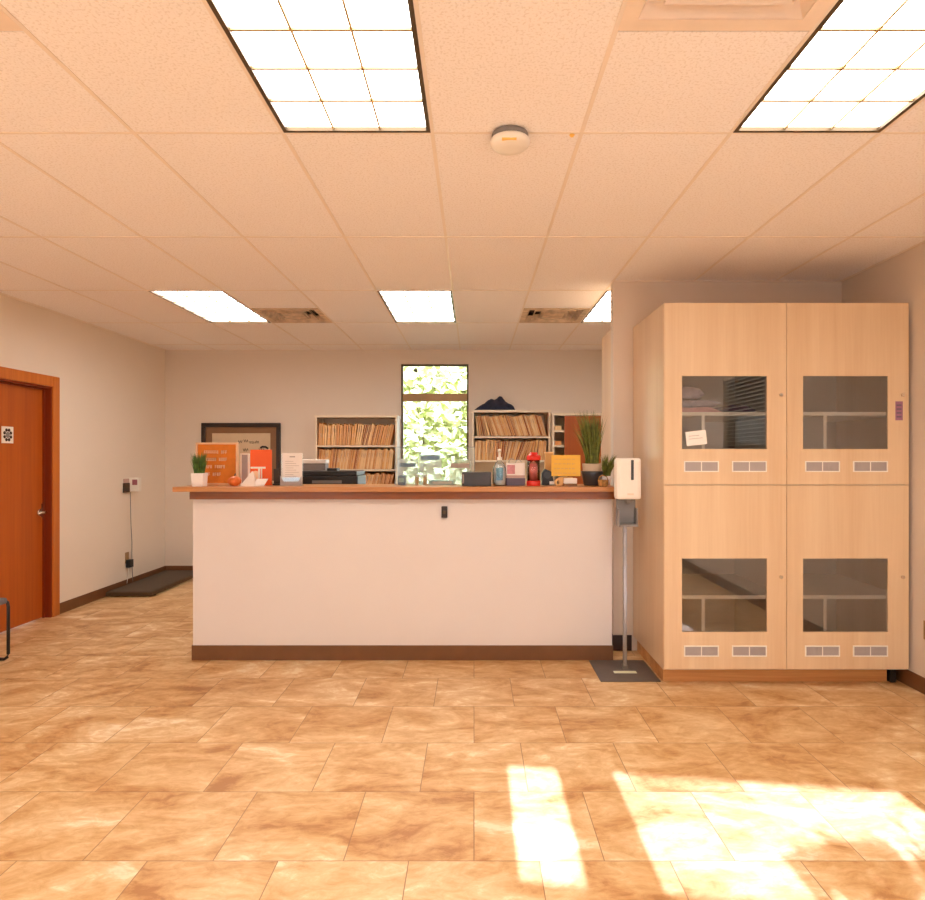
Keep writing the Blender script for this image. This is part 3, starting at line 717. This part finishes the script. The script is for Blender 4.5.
# third unit, half closed by a brown panel
tx0, tx1 = X(552.5, 7.35), X(603, 7.35); TB = [H(431, 7.35), H(446, 7.35), H(461, 7.35), 1.15, .8, .4]
t = bookcase('narrow cream shelf unit with a brown sliding panel beside the cupboard', tx0, tx1, 7.35, H(413, 7.35), TB)
MB().box(X(564.5, 7.35)-(tx0+tx1)/2, (tx1-tx0)/2-.024, -.004, .012, .05, H(416, 7.35)).build('sliding_panel', M['brown_panel'], t)
zt = [b+.009 for b in TB[:4]]
for i, z in enumerate(zt[:3]):
    o = MB()
    for k in range(5):
        o.box(.002*((k*7) % 3), .072+.004*((k*5) % 3), .002*k, .22, k*.011, k*.011+.009)
    o = o.build('document_stack', M['manila_b'] if i % 2 else M['manila_c'], loc=(tx0+.03, 7.37, z))
    tag(o, ['stack of documents on the top level of the narrow shelf unit', 'stack of documents on the middle level of the narrow shelf unit', 'stack of documents on the third level of the narrow shelf unit'][i], 'documents', 'document stacks in the narrow shelf')
# dark crumpled cloth bag on top of the right shelf
mb = MB(); bm = mb.bm; nx, ny = 34, 14; bw, bd = X(515, 7.6)-X(474, 7.6), .24
g = [[None]*(ny+1) for _ in range(nx+1)]
for i in range(nx+1):
    for k in range(ny+1):
        u = i/nx; v = k/ny
        pr_ = [(0, .0), (.1, .22), (.3, .60), (.42, .80), (.5, .74), (.56, .82), (.62, 1.0), (.68, .95), (.76, .62), (.9, .40), (1, .18)]
        prof = next(.18*(h0+(h1-h0)*(u-u0)/(u1-u0)) for (u0, h0), (u1, h1) in zip(pr_, pr_[1:]) if u <= u1)
        env = math.sin(math.pi*max(.02, min(.98, v)))**.5
        n = noise.noise(Vector((u*7, v*4, 3)))*.02
        zz = (prof*env + n*env) if 0 < i < nx and 0 < k < ny else 0
        g[i][k] = bm.verts.new((u*bw, v*bd, max(0, zz)))
for i in range(nx):
    for k in range(ny): bm.faces.new((g[i][k], g[i+1][k], g[i+1][k+1], g[i][k+1])).smooth = True
bm.faces.new([g[i][0] for i in range(nx+1)] + [g[nx][k] for k in range(1, ny+1)] + [g[i][ny] for i in range(nx-1, -1, -1)] + [g[0][k] for k in range(ny-1, 0, -1)])
tag(mb.build('cloth_bag', M['navy'], loc=(X(474, 7.6), 7.48, H(410, 7.45)+.001)), 'crumpled navy cloth bag lying on top of the right file shelf', 'bag')

# ------------------------------------------------------------------ counter-top items
def grass(mb, n, r0, h, spread, w, seed, lean=0):
    rnd = random.Random(seed)
    for _ in range(n):
        a = rnd.uniform(0, 2*math.pi); r = r0*math.sqrt(rnd.random()); hh_ = h*rnd.uniform(.6, 1.0); b = rnd.uniform(0, 2*math.pi)
        sp = spread*rnd.uniform(.2, 1)*(.4 + r/r0*.6)
        p0 = Vector((r*math.cos(a), r*math.sin(a), 0)); dirv = Vector((math.cos(a)+.3*math.cos(b), math.sin(a)+.3*math.sin(b), 0))
        wd = Vector((-math.sin(b), math.cos(b), 0))*w/2
        prev = None
        for s in range(5):
            t_ = s/4; p = p0 + dirv*sp*t_**1.8 + Vector((lean*t_**2, 0, hh_*t_*(1-.08*t_)))
            ww = wd*(1-t_**2*.95); L_, R_ = mb.bm.verts.new(p-ww), mb.bm.verts.new(p+ww)
            if prev: mb.bm.faces.new((prev[0], prev[1], R_, L_))
            prev = (L_, R_)
y = 4.60
# left small plant
t = thing('grass_plant', 'small artificial grass in a square white pot at the left end of the counter', 'potted plant', (X(199.5, 4.50), 4.50, TOP))
MB().prism([(-.045, -.045), (.045, -.045), (.045, .045), (-.045, .045)], 'Z', 0, .002).build('pot', M['pot_white'], t)
for c in list(t.children): bpy.data.objects.remove(c)
m = MB(); pts = [(-.046, .0), (.046, .0), (.052, .098), (-.052, .098)]
A = [m.bm.verts.new((sx*.038, sy*.038, 0)) for sx, sy in ((-1,-1),(1,-1),(1,1),(-1,1))]; B = [m.bm.verts.new((sx*.043, sy*.043, .094)) for sx, sy in ((-1,-1),(1,-1),(1,1),(-1,1))]
C = [m.bm.verts.new((sx*.038, sy*.038, .094)) for sx, sy in ((-1,-1),(1,-1),(1,1),(-1,1))]; Dd = [m.bm.verts.new((sx*.038, sy*.038, .080)) for sx, sy in ((-1,-1),(1,-1),(1,1),(-1,1))]
m.bm.faces.new(A[::-1])
for P, Q in ((A, B), (B, C), (C, Dd)):
    for k in range(4): m.bm.faces.new((P[k], P[(k+1) % 4], Q[(k+1) % 4], Q[k]))
m.build('pot', M['pot_white'], t, bevel=.003)
MB().box(-.0375, .0375, -.0375, .0375, .074, .082).build('soil', M['soil'], t)
m = MB(); grass(m, 260, .034, .18, .04, .006, 3); m.build('foliage', M['leaf'], t, (0, 0, .080))
# letter board
t = thing('letter_board', 'orange felt letter board in a pale frame with four rows of letters', 'letter board', (X(217.3, 4.72), 4.72, TOP))
m = MB().frame(-.156, .156, 0, .315, .014, -.014, .012, mi=0); m.build('frame', M['tan_frame'], t, bevel=.002)
fe = MB()
fe.box(-.142, .142, -.004, .006, .014, .301)
for k in range(21): fe.box(-.142, .142, -.0065, -.004, .02+k*.0132, .02+k*.0132+.008)
fo = fe.build('felt', M['felt'], t)
m = MB(); rnd = random.Random(5)
for r_, (zz, words) in enumerate(((.232, (7, 3)), (.178, (6, 4)), (.124, (4, 5)), (.068, (3, 4)))):
    xx = -.095
    for wl in words:
        for _ in range(wl):
            s = rnd.random(); w_ = .011
            m.box(xx, xx+.0045, -.009, -.0065, zz, zz+.024)
            if s < .6: m.box(xx+w_-.0045, xx+w_, -.009, -.0065, zz, zz+.024)
            if s > .3: m.box(xx, xx+w_, -.009, -.0065, zz+.019, zz+.024)
            if s > .2: m.box(xx, xx+w_, -.009, -.0065, zz+.009, zz+.0135)
            xx += .0155
        xx += .018
m.build('lettering', M['letters'], fo)
# pumpkin
t = thing('pumpkin', 'small shiny orange pumpkin in front of the letter board', 'pumpkin', (X(234.5, 4.52), 4.52, TOP))
m = MB(); n = 40; rings = []
for i in range(13):
    ph = math.pi*(i+.35)/12.7; rg = []
    for k in range(n):
        a = 2*math.pi*k/n; rr = .046*math.sin(ph)*(1-.12*abs(math.cos(a*4))**6)
        rg.append(m.bm.verts.new((rr*math.cos(a), rr*math.sin(a), .036 - .036*math.cos(ph))))
    rings.append(rg)
for a_, b_ in zip(rings, rings[1:]):
    for k in range(n): m.bm.faces.new((a_[k], a_[(k+1) % n], b_[(k+1) % n], b_[k])).smooth = True
m.bm.faces.new(rings[0]); m.bm.faces.new(rings[-1])
m.build('body', M['pumpkin'], t)
MB().tube([(0, 0, .066), (.002, 0, .078), (.008, 0, .09)], .007, 8, r1=.005).build('stem', M['bark'], t)
# silver frame behind
t = thing('photo_frame', 'narrow white upright frame with grey strip between letter board and orange sign', 'picture frame', (X(245, 4.78), 4.78, TOP))
MB().frame(-.032, .034, 0, .235, .010, -.012, .008).build('frame', M['white'], t, bevel=.001)
MB().box(-.024, .026, -.004, .004, .01, .225).build('picture', M['vent_grey'], t)
# white folded card / tent
t = thing('tent_card', 'pointed white folded card leaning low in front of the orange sign', 'card', (X(253, 4.55), 4.55, TOP))
m = MB().quad([(-.085, -.03, 0), (.03, -.03, 0), (.0, .0, .105), (-.008, .0, .105)]).quad([(-.085, .035, 0), (.03, .035, 0), (0, .0, .105), (-.008, .0, .105)])
m.quad([(.0, -.03, .002), (.085, -.02, .002), (.10, .03, .05), (.02, .03, .05)])
o = m.build('folded_sheet', M['paper'], t); s_ = o.modifiers.new('thick', 'SOLIDIFY'); s_.thickness = .0015
# orange sign
t = thing('orange_sign', 'bright orange upright sign with white lettering on the counter', 'sign', (X(261, 4.68), 4.68, TOP))
pn = MB().box(-.078, .08, -.004, .004, 0, .262, bev=.0015).build('panel', M['orange'], t)
MB().box(-.075, .035, -.006, -.004, .122, .136).box(-.02, -.004, -.006, -.004, .05, .122).box(.002, .010, -.006, -.004, .05, .122).build('lettering', M['white'], pn)
MB().box(-.07, .075, 0, .05, 0, .006).build('foot', M['orange'], t)
# pumpkin-shaped cut-out on the sign's lower half
MB().prism([( -.038+.032*math.cos(2*math.pi*i/20), .07+.036*math.sin(2*math.pi*i/20)) for i in range(20)], 'Y', -.0058, -.004).build('emblem', M['letters'], pn)
# dark small ornament
t = thing('binder_stand', 'small dark card clip standing right of the orange sign', 'desk clip', (X(277, 4.7), 4.7, TOP))
MB().box(-.028, .028, -.02, .02, 0, .012, bev=.003).build('base', M['black'], t)
MB().box(-.024, .012, -.006, .006, .012, .12, bev=.003).box(.006, .024, -.006, .006, .012, .07, bev=.003).build('clip', M['vent_dark'], t)
# acrylic sign holder with white sheet
t = thing('sign_holder', 'clear acrylic holder with a white notice sheet on the counter', 'sign holder', (X(292, 4.62), 4.62, TOP))
MB().box(-.076, .078, -.03, .03, 0, .004).box(-.076, .078, .006, .009, .004, .235).box(-.076, .078, -.030, -.027, .004, .06).build('holder', M['clear'], t)
sh_ = MB().box(-.072, .074, .002, .005, .006, .238).build('notice_sheet', M['paper'], t)
m = MB().box(-.018, .022, .0005, .002, .205, .214)
for k in range(9): m.box(-.05, .03+.02*((k*37) % 3 - 1), .0012, .002, .175-k*.016, .1775-k*.016)
m.build('lettering', M['vent_grey'], sh_)
m = MB().prism([(-.076, 0), (.078, 0), (.078, .07), (.055, .03), (-.05, .03), (-.076, .075)], 'Y', -.034, -.031); m.build('pocket', M['charcoal_clear'] if 'charcoal_clear' in M else M['vent_grey'], t)
# printer & scanner on the desk
t = thing('printer', 'black office printer on the desk behind the counter', 'printer', (X(332.5, 5.3), 5.35, .751))
pw = 28.5*5.3/635; ph_ = H(471, 5.2)-.751
MB().box(-pw, pw, -.2, .2, 0, ph_-.04, bev=.01).build('body', M['black'], t)
MB().box(-pw+.01, pw-.01, -.19, .19, ph_-.04, ph_, bev=.008).build('lid', M['black'], t)
MB().box(-pw*.55, pw*.45, -.206, -.198, ph_-.10, ph_-.075).build('paper_slot', M['grey'], t)
MB().box(-.03, .05, -.12, .0, ph_, ph_+.022).build('document_feeder', M['black'], t)
t = thing('document_scanner', 'white and grey document scanner beyond the black printer', 'scanner', (X(315, 5.6)-.02, 5.63, .751)); zz = H(459.5, 5.58)-.751
t.location.y = 5.62
for c in (): pass
MB().box(-.13, .12, -.055, .07, 0, zz-.035, bev=.006).build('body', M['grey'], t)
MB().box(-.135, .125, -.06, .075, zz-.035, zz, bev=.006).build('lid', M['white'], t)
# clear guard with boxes behind
t = thing('acrylic_guard', 'clear acrylic guard panel standing on the counter in front of the window', 'guard panel', (X(435, 4.68), 4.68, TOP))
gw = 39.5*4.68/635; gh = H(447, 4.68)-TOP
MB().box(-gw, gw, 0, .004, 0, gh).build('panel', M['clear'], t)
MB().box(-gw-.003, -gw, -.001, .005, 0, gh).box(gw, gw+.003, -.001, .005, 0, gh).box(-gw, gw, -.001, .005, gh-.002, gh+.001).build('edge', M['clear_edge'], t)
for sx in (-1, 1): MB().box(sx*gw*.8-.02, sx*gw*.8+.02, -.035, .035, 0, .005).build('foot', M['clear_edge'], t)
def dbox(name, label, cat, px0, px1, py0, yy, mt, lab=None, labm=None, z0=.751, depth=.12, grp=None):
    w_ = (px1-px0)*yy/635/2; hgt = H(py0, yy)-z0
    t = thing(name, label, cat, (X((px0+px1)/2, yy), yy+depth/2, z0), grp)
    MB().box(-w_, w_, -depth/2, depth/2, 0, hgt, bev=.003).build('body', M[mt], t)
    if lab: MB().box(-w_*.85, w_*.85, -depth/2-.002, -depth/2, hgt*lab[0], hgt*lab[1]).build('label', M[labm], t)
    return t
dbox('paper_tray', 'frosted upright document box nearest the left edge of the acrylic guard', 'box', 398, 417, 459, 5.3, 'frosted', (.9, .95), 'blue')
dbox('paper_tray', 'taller frosted document box in the middle behind the acrylic guard', 'box', 419, 441, 454, 5.35, 'frosted', (.93, .985), 'blue')
dbox('plastic_tub', 'pale green plastic tub on the desk behind the acrylic guard', 'tub', 449, 471, 460, 5.3, 'frosted_green', (.90, .96), 'lilac_pale')
t = thing('pill_bottle', 'brown pill bottle on the counter behind the acrylic guard, left of the pair', 'bottle', (X(417, 4.78), 4.78, TOP), 'brown pill bottles')
MB().lathe([(.014, 0), (.0145, .004), (.0145, .05), (.011, .056)], n=16).build('body', M['kraft'], t)
MB().lathe([(.0135, .056), (.0135, .072), (.012, .074)], n=16).build('cap', M['white'], t)
c = copy_tree(t, loc=(X(425, 4.76), 4.76, TOP)); c['label'] = 'brown pill bottle on the counter behind the acrylic guard, right of the pair'
t = thing('wipes_box', 'flat teal and white box on the counter behind the acrylic guard', 'box', (X(441, 4.8), 4.80, TOP))
MB().box(-.085, .10, -.03, .04, 0, .032, bev=.003).build('body', M['teal'], t); MB().box(-.06, .08, -.032, -.03, .006, .024).build('label', M['white'], t)
t = thing('pen_box', 'small blue plastic box at the left foot of the acrylic guard', 'box', (X(401.5, 4.74), 4.76, TOP))
MB().box(-.026, .026, -.03, .03, 0, .07, bev=.004).build('body', M['blue'], t); MB().box(-.02, .02, -.0315, -.03, .02, .05).build('label', M['teal'], t)
# black box
t = thing('card_reader', 'black box-shaped device left of the sanitizer bottle on the counter', 'device', (X(476.5, 4.56), 4.57, TOP))
MB().box(-.105, .105, -.05, .06, 0, .100, bev=.006).build('body', M['charcoal'], t)
MB().box(-.10, -.09, -.0515, -.05, .02, .085).build('strip', M['vent_grey'], t)
# sanitizer bottle
t = thing('sanitizer_bottle', 'clear pump bottle of hand sanitizer with a blue label', 'bottle', (X(499.5, 4.60), 4.60, TOP))
MB().lathe([(.042, 0), (.048, .006), (.050, .02), (.050, .10), (.044, .135), (.028, .165), (.016, .178), (.016, .185)], sy=.62, n=28).build('body', M['bottle_clear'] if 'bottle_clear' in M else M['clear'], t)
MB().lathe([(.040, .004), (.044, .01), (.045, .10), (.038, .13), (.02, .16)], sy=.52, n=24).build('gel', M['blue_gel'] if 'blue_gel' in M else M['paper'], t)
MB().lathe([(.032, .04), (.032, .13)], sy=.98*1.0, n=20).build('label', M['blue_label'], t).scale = (1, .98, 1)
MB().lathe([(.018, .182), (.018, .205), (.008, .210), (.008, .245), (.012, .247), (.012, .262), (.004, .266)], n=16).tube([(0, 0, .256), (0, -.03, .256), (0, -.04, .248)], .006, 8).build('pump', M['white'], t)
# tissue style card box
t = thing('brochure_box', 'small box of cards with white and purple label beside the sanitizer bottle', 'box', (X(515.5, 4.62), 4.63, TOP))
MB().box(-.074, .070, -.03, .05, 0, .055, bev=.003).build('tray', M['purple_grey'], t)
bb = MB().box(-.070, .068, -.026, .02, .055, .165, bev=.002).build('cards', M['paper'], t)
MB().box(-.062, -.005, -.028, -.026, .085, .15).build('picture_patch', M['cloth_pink'], bb)
MB().box(-.068, .066, -.0275, -.026, .056, .075).build('label_band', M['lilac_pale'] if 'lilac_pale' in M else M['cloth_blue'], bb)
MB().tube([(.0, .0, .165), (.01, 0, .185), (.03, 0, .188), (.045, 0, .17)], .003, 6).tube([(-.05, .0, .165), (-.04, 0, .195), (-.01, 0, .19)], .004, 6).build('wire_loop', M['grey_metal'], t)
# red canister
t = thing('red_canister', 'transparent red canister with red lid and base on the counter', 'canister', (X(533.5, 4.58), 4.58, TOP))
MB().lathe([(.048, 0), (.050, .004), (.050, .035), (.047, .038)], n=28).build('base', M['red'], t)
MB().lathe([(.046, .038), (.046, .185)], n=28).build('wall', M['red_clear'], t)
MB().lathe([(.028, .038), (.03, .06), (.024, .12), (.028, .16)], n=20).build('contents', M['cloth_pink'], t)
MB().lathe([(.050, .185), (.051, .19), (.051, .215), (.04, .222), (.03, .225), (.03, .24), (.02, .243)], n=28).build('lid', M['red'], t)
# tape dispenser
t = thing('tape_dispenser', 'black tape dispenser right of the red canister', 'tape dispenser', (X(549, 4.68), 4.68, TOP))
MB().prism([(-.055, 0), (.06, 0), (.062, .03), (.03, .035), (.015, .10), (-.03, .12), (-.055, .09)], 'Y', -.03, .03).build('body', M['black'], t, bevel=.004)
MB().tube([(-.015, -.034, .075), (-.015, .034, .075)], .026, 20).build('tape_roll', M['charcoal'], t)
MB().box(.0, .05, -.034, -.029, .006, .03).build('label', M['paper'], t)
# kraft stand & yellow sign
t = thing('cardboard_stand', 'tan cardboard display tube behind the yellow notice', 'stand', (X(549, 4.80), 4.80, TOP))
MB().box(-.033, .030, -.02, .02, 0, .235, bev=.002).build('body', M['kraft'], t); MB().box(-.036, .036, -.023, .023, .235, .246).build('top_flap', M['manila_c'], t)
t = thing('yellow_notice', 'yellow notice with lines of writing propped on the counter', 'notice', (X(565.5, 4.66), 4.66, TOP))
MB().box(-.05, .05, -.03, .05, 0, .06, bev=.003).build('stand', M['kraft'], t)
nb = MB().box(-.108, .104, -.036, -.032, .068, .222, bev=.001).build('sheet', M['yellow'], t)
m = MB(); rnd = random.Random(2)
for r_ in range(4):
    xx = -.085
    while xx < .07:
        w_ = rnd.uniform(.012, .03); m.box(xx, min(.085, xx+w_), -.0372, -.036, .19-r_*.034, .194-r_*.034)
        if rnd.random() < .6: m.box(xx, xx+.003, -.0372, -.036, .185-r_*.034, .198-r_*.034)
        xx += w_+.008
m.build('lettering', M['kraft'], nb)
MB().box(-.01, .01, -.032, -.028, .055, .12).build('post', M['kraft'], t)
# white stapler-like small box
t = thing('card_holder', 'small pinkish white card holder on the counter edge under the yellow notice', 'card holder', (X(570.5, 4.54), 4.54, TOP))
MB().box(-.05, .045, -.025, .03, 0, .018, bev=.003).build('base', M['mat_brown'], t)
MB().box(-.048, .044, -.022, .028, .018, .056, bev=.004).build('cards', M['paper'], t)
# tape roll
t = thing('tape_roll', 'small roll of clear tape left of the card holder on the counter', 'tape roll', (X(558.5, 4.52), 4.52, TOP))
m = MB(); 
for k in range(24):
    a, b = 2*math.pi*k/24, 2*math.pi*(k+1)/24
    P = lambda r, q, yy: (r*math.cos(q), yy, .028 + r*math.sin(q))
    m.quad([P(.028, a, -.009), P(.028, b, -.009), P(.028, b, .009), P(.028, a, .009)])
    m.quad([P(.013, a, -.009), P(.013, b, -.009), P(.013, b, .009), P(.013, a, .009)])
    for yy in (-.009, .009): m.quad([P(.028, a, yy), P(.028, b, yy), P(.013, b, yy), P(.013, a, yy)])
bmesh.ops.remove_doubles(m.bm, verts=m.bm.verts, dist=1e-6)
m.build('tape', M['kraft'], t)
# big grass plant
t = thing('tall_grass_plant', 'tall green artificial grass plant in a beige and charcoal pot', 'potted plant', (X(592, 4.62), 4.62, TOP))
MB().lathe([(.052, 0), (.060, .004), (.076, .09), (.080, .105), (.074, .106), (.070, .09)], n=28).build('bowl', M['charcoal'], t)
MB().lathe([(.055, .08), (.066, .10), (.070, .16), (.064, .16), (.062, .14)], n=28).build('inner_pot', M['pot_beige'], t)
m = MB(); grass(m, 380, .045, .45, .10, .0065, 9, -.02); m.build('foliage', M['leaf_olive'], t, (0, 0, .14))
# small plant behind dispenser
t = thing('small_succulent', 'small spiky green plant in a white pot behind the sanitizer dispenser', 'potted plant', (X(617, 4.53), 4.53, TOP))
t.location = (.962, 4.62, TOP)
MB().lathe([(.028, 0), (.034, .07), (.030, .07), (.028, .06)], n=20).build('pot', M['pot_white'], t)
m = MB(); grass(m, 150, .026, .19, .07, .008, 21, .03); m.build('foliage', M['leaf_olive'], t, (0, 0, .06))
# wicker basket
t = thing('wicker_basket', 'tiny brown wicker basket at the right end of the bar top', 'basket', (.905, 4.45, TOP))
MB().lathe([(.026, 0), (.032, .01), (.038, .045), (.040, .048), (.035, .048), (.030, .02)], n=20).build('bowl', M['wicker'], t)
MB().tube([(-.034, 0, .046), (-.025, 0, .07), (0, 0, .08), (.025, 0, .07), (.034, 0, .046)], .0035, 6).build('handle', M['wicker'], t)

# ------------------------------------------------------------------ outdoors
g = MB().box(-60, 60, 8.2, 90, -.35, -.25).box(-60, 60, -60, -2.7, -.35, -.25).box(3.3, 60, -2.7, 8.2, -.35, -.25).build('ground', M['ground']); struct(g)
def tree(label, x, y, h, r, seed, n=2600, z0=0):
    rnd = random.Random(seed); t = thing('tree', label, 'tree', (x, y, -.25), 'trees outside the back window')
    MB().tube([(0, 0, 0), (.05, .02, h*.4), (-.05, 0, h*.75)], .16, 10, r1=.06).build('trunk', M['bark'], t)
    m = MB()
    for _ in range(n):
        u = Vector((rnd.gauss(0, 1), rnd.gauss(0, 1), rnd.gauss(0, 1))).normalized()*r*rnd.uniform(.55, 1)
        lump = 1 + .25*noise.noise(u*1.3 + Vector((seed, 0, 0)))
        p = Vector((u.x*lump, u.y*lump, h*.62 + u.z*lump*h*.55/r))
        a = Vector((rnd.gauss(0, 1), rnd.gauss(0, 1), rnd.gauss(0, .6))).normalized(); b = a.cross(Vector((rnd.gauss(0, 1), rnd.gauss(0, 1), 1))).normalized()
        s = rnd.uniform(.10, .2)
        m.quad([p-a*s, p-b*s*.5, p+a*s, p+b*s*.5])
    m.build('foliage', M['tree_leaf'], t)
tree('broad pale green sunlit tree filling the back window', -1.3, 14.5, 5.0, 2.0, 1, 9000)
tree('taller tree standing farther beyond the back window', -2.4, 23, 9.5, 3.4, 3, 6000)

# leafy branch outside the rear window whose shadow falls on the floor
t = thing('shrub', 'leafy shrub outside the rear window shading the floor patch', 'shrub', (2.0, -2.75, -.25))
MB().tube([(0, 0, 0), (.02, 0, 1.2), (-.05, 0, 2.1), (-.3, 0, 2.46)], .03, 8, r1=.012).build('stem', M['bark'], t)
m = MB(); rnd = random.Random(4)
for _ in range(900):
    cx_, cz_, rx_, rz_ = rnd.choice(((-.15, 2.51, .42, .042), (-.45, 2.485, .32, .036), (-.70, 2.475, .18, .02), (.1, 2.49, .4, .05)))
    p = Vector((cx_+rnd.uniform(-1, 1)*rx_, rnd.uniform(-.12, .12), cz_+rnd.uniform(-1, 1)*rz_))
    a = Vector((rnd.gauss(0, 1), rnd.gauss(0, 1), rnd.gauss(0, 1))).normalized(); b = a.cross(Vector((0, 0, 1))).normalized(); s = rnd.uniform(.02, .04)
    m.quad([p-a*s, p-b*s*.6, p+a*s, p+b*s*.6])
m.build('foliage', M['tree_leaf'], t)

# ------------------------------------------------------------------ light
wd = bpy.data.worlds.new('world'); S.world = wd; wd.use_nodes = True; nt = wd.node_tree
bg = nt.nodes['Background']
tc = N(nt, 'ShaderNodeTexCoord'); sp = N(nt, 'ShaderNodeSeparateXYZ'); nt.links.new(tc.outputs['Generated'], sp.inputs[0])
cr = N(nt, 'ShaderNodeValToRGB'); e = cr.color_ramp.elements
e[0].position = 0; e[0].color = (.95, .98, 1, 1); e[1].position = .6; e[1].color = (.62, .80, 1, 1)
nt.links.new(sp.outputs['Z'], cr.inputs[0]); nt.links.new(cr.outputs[0], bg.inputs['Color']); bg.inputs['Strength'].default_value = 3.0
sun = bpy.data.lights.new('sun', 'SUN'); sun.energy = 18; sun.angle = R(.4); sun.color = (.90, .98, 1.45)
so = bpy.data.objects.new('sun', sun); COL.objects.link(so); so.rotation_euler = (math.pi/2 - math.atan(.45), 0, 0); so.location = (0, -6, 5)

# ------------------------------------------------------------------ camera & output look
cam = bpy.data.cameras.new('camera'); co = bpy.data.objects.new('camera', cam); COL.objects.link(co); S.camera = co
co.location = (0, 0, CAMH); co.rotation_euler = (math.pi/2, 0, 0)
cam.sensor_fit = 'HORIZONTAL'; cam.sensor_width = 36; cam.lens = F/925*36; cam.clip_start = .02; cam.clip_end = 300
cam.shift_x = -(CX-462.5)/925; cam.shift_y = (CY-450)/925
vs = S.view_settings; vs.view_transform = 'Standard'; vs.look = 'None'; vs.gamma = 1; vs.use_curve_mapping = False; vs.exposure = 0.42
S.display_settings.display_device = 'sRGB'
cy = S.cycles; cy.use_denoising = True; cy.max_bounces = 14; cy.diffuse_bounces = 8; cy.glossy_bounces = 5; cy.transparent_max_bounces = 24; cy.transmission_bounces = 8; cy.sample_clamp_indirect = 8; cy.caustics_reflective = False; cy.caustics_refractive = False
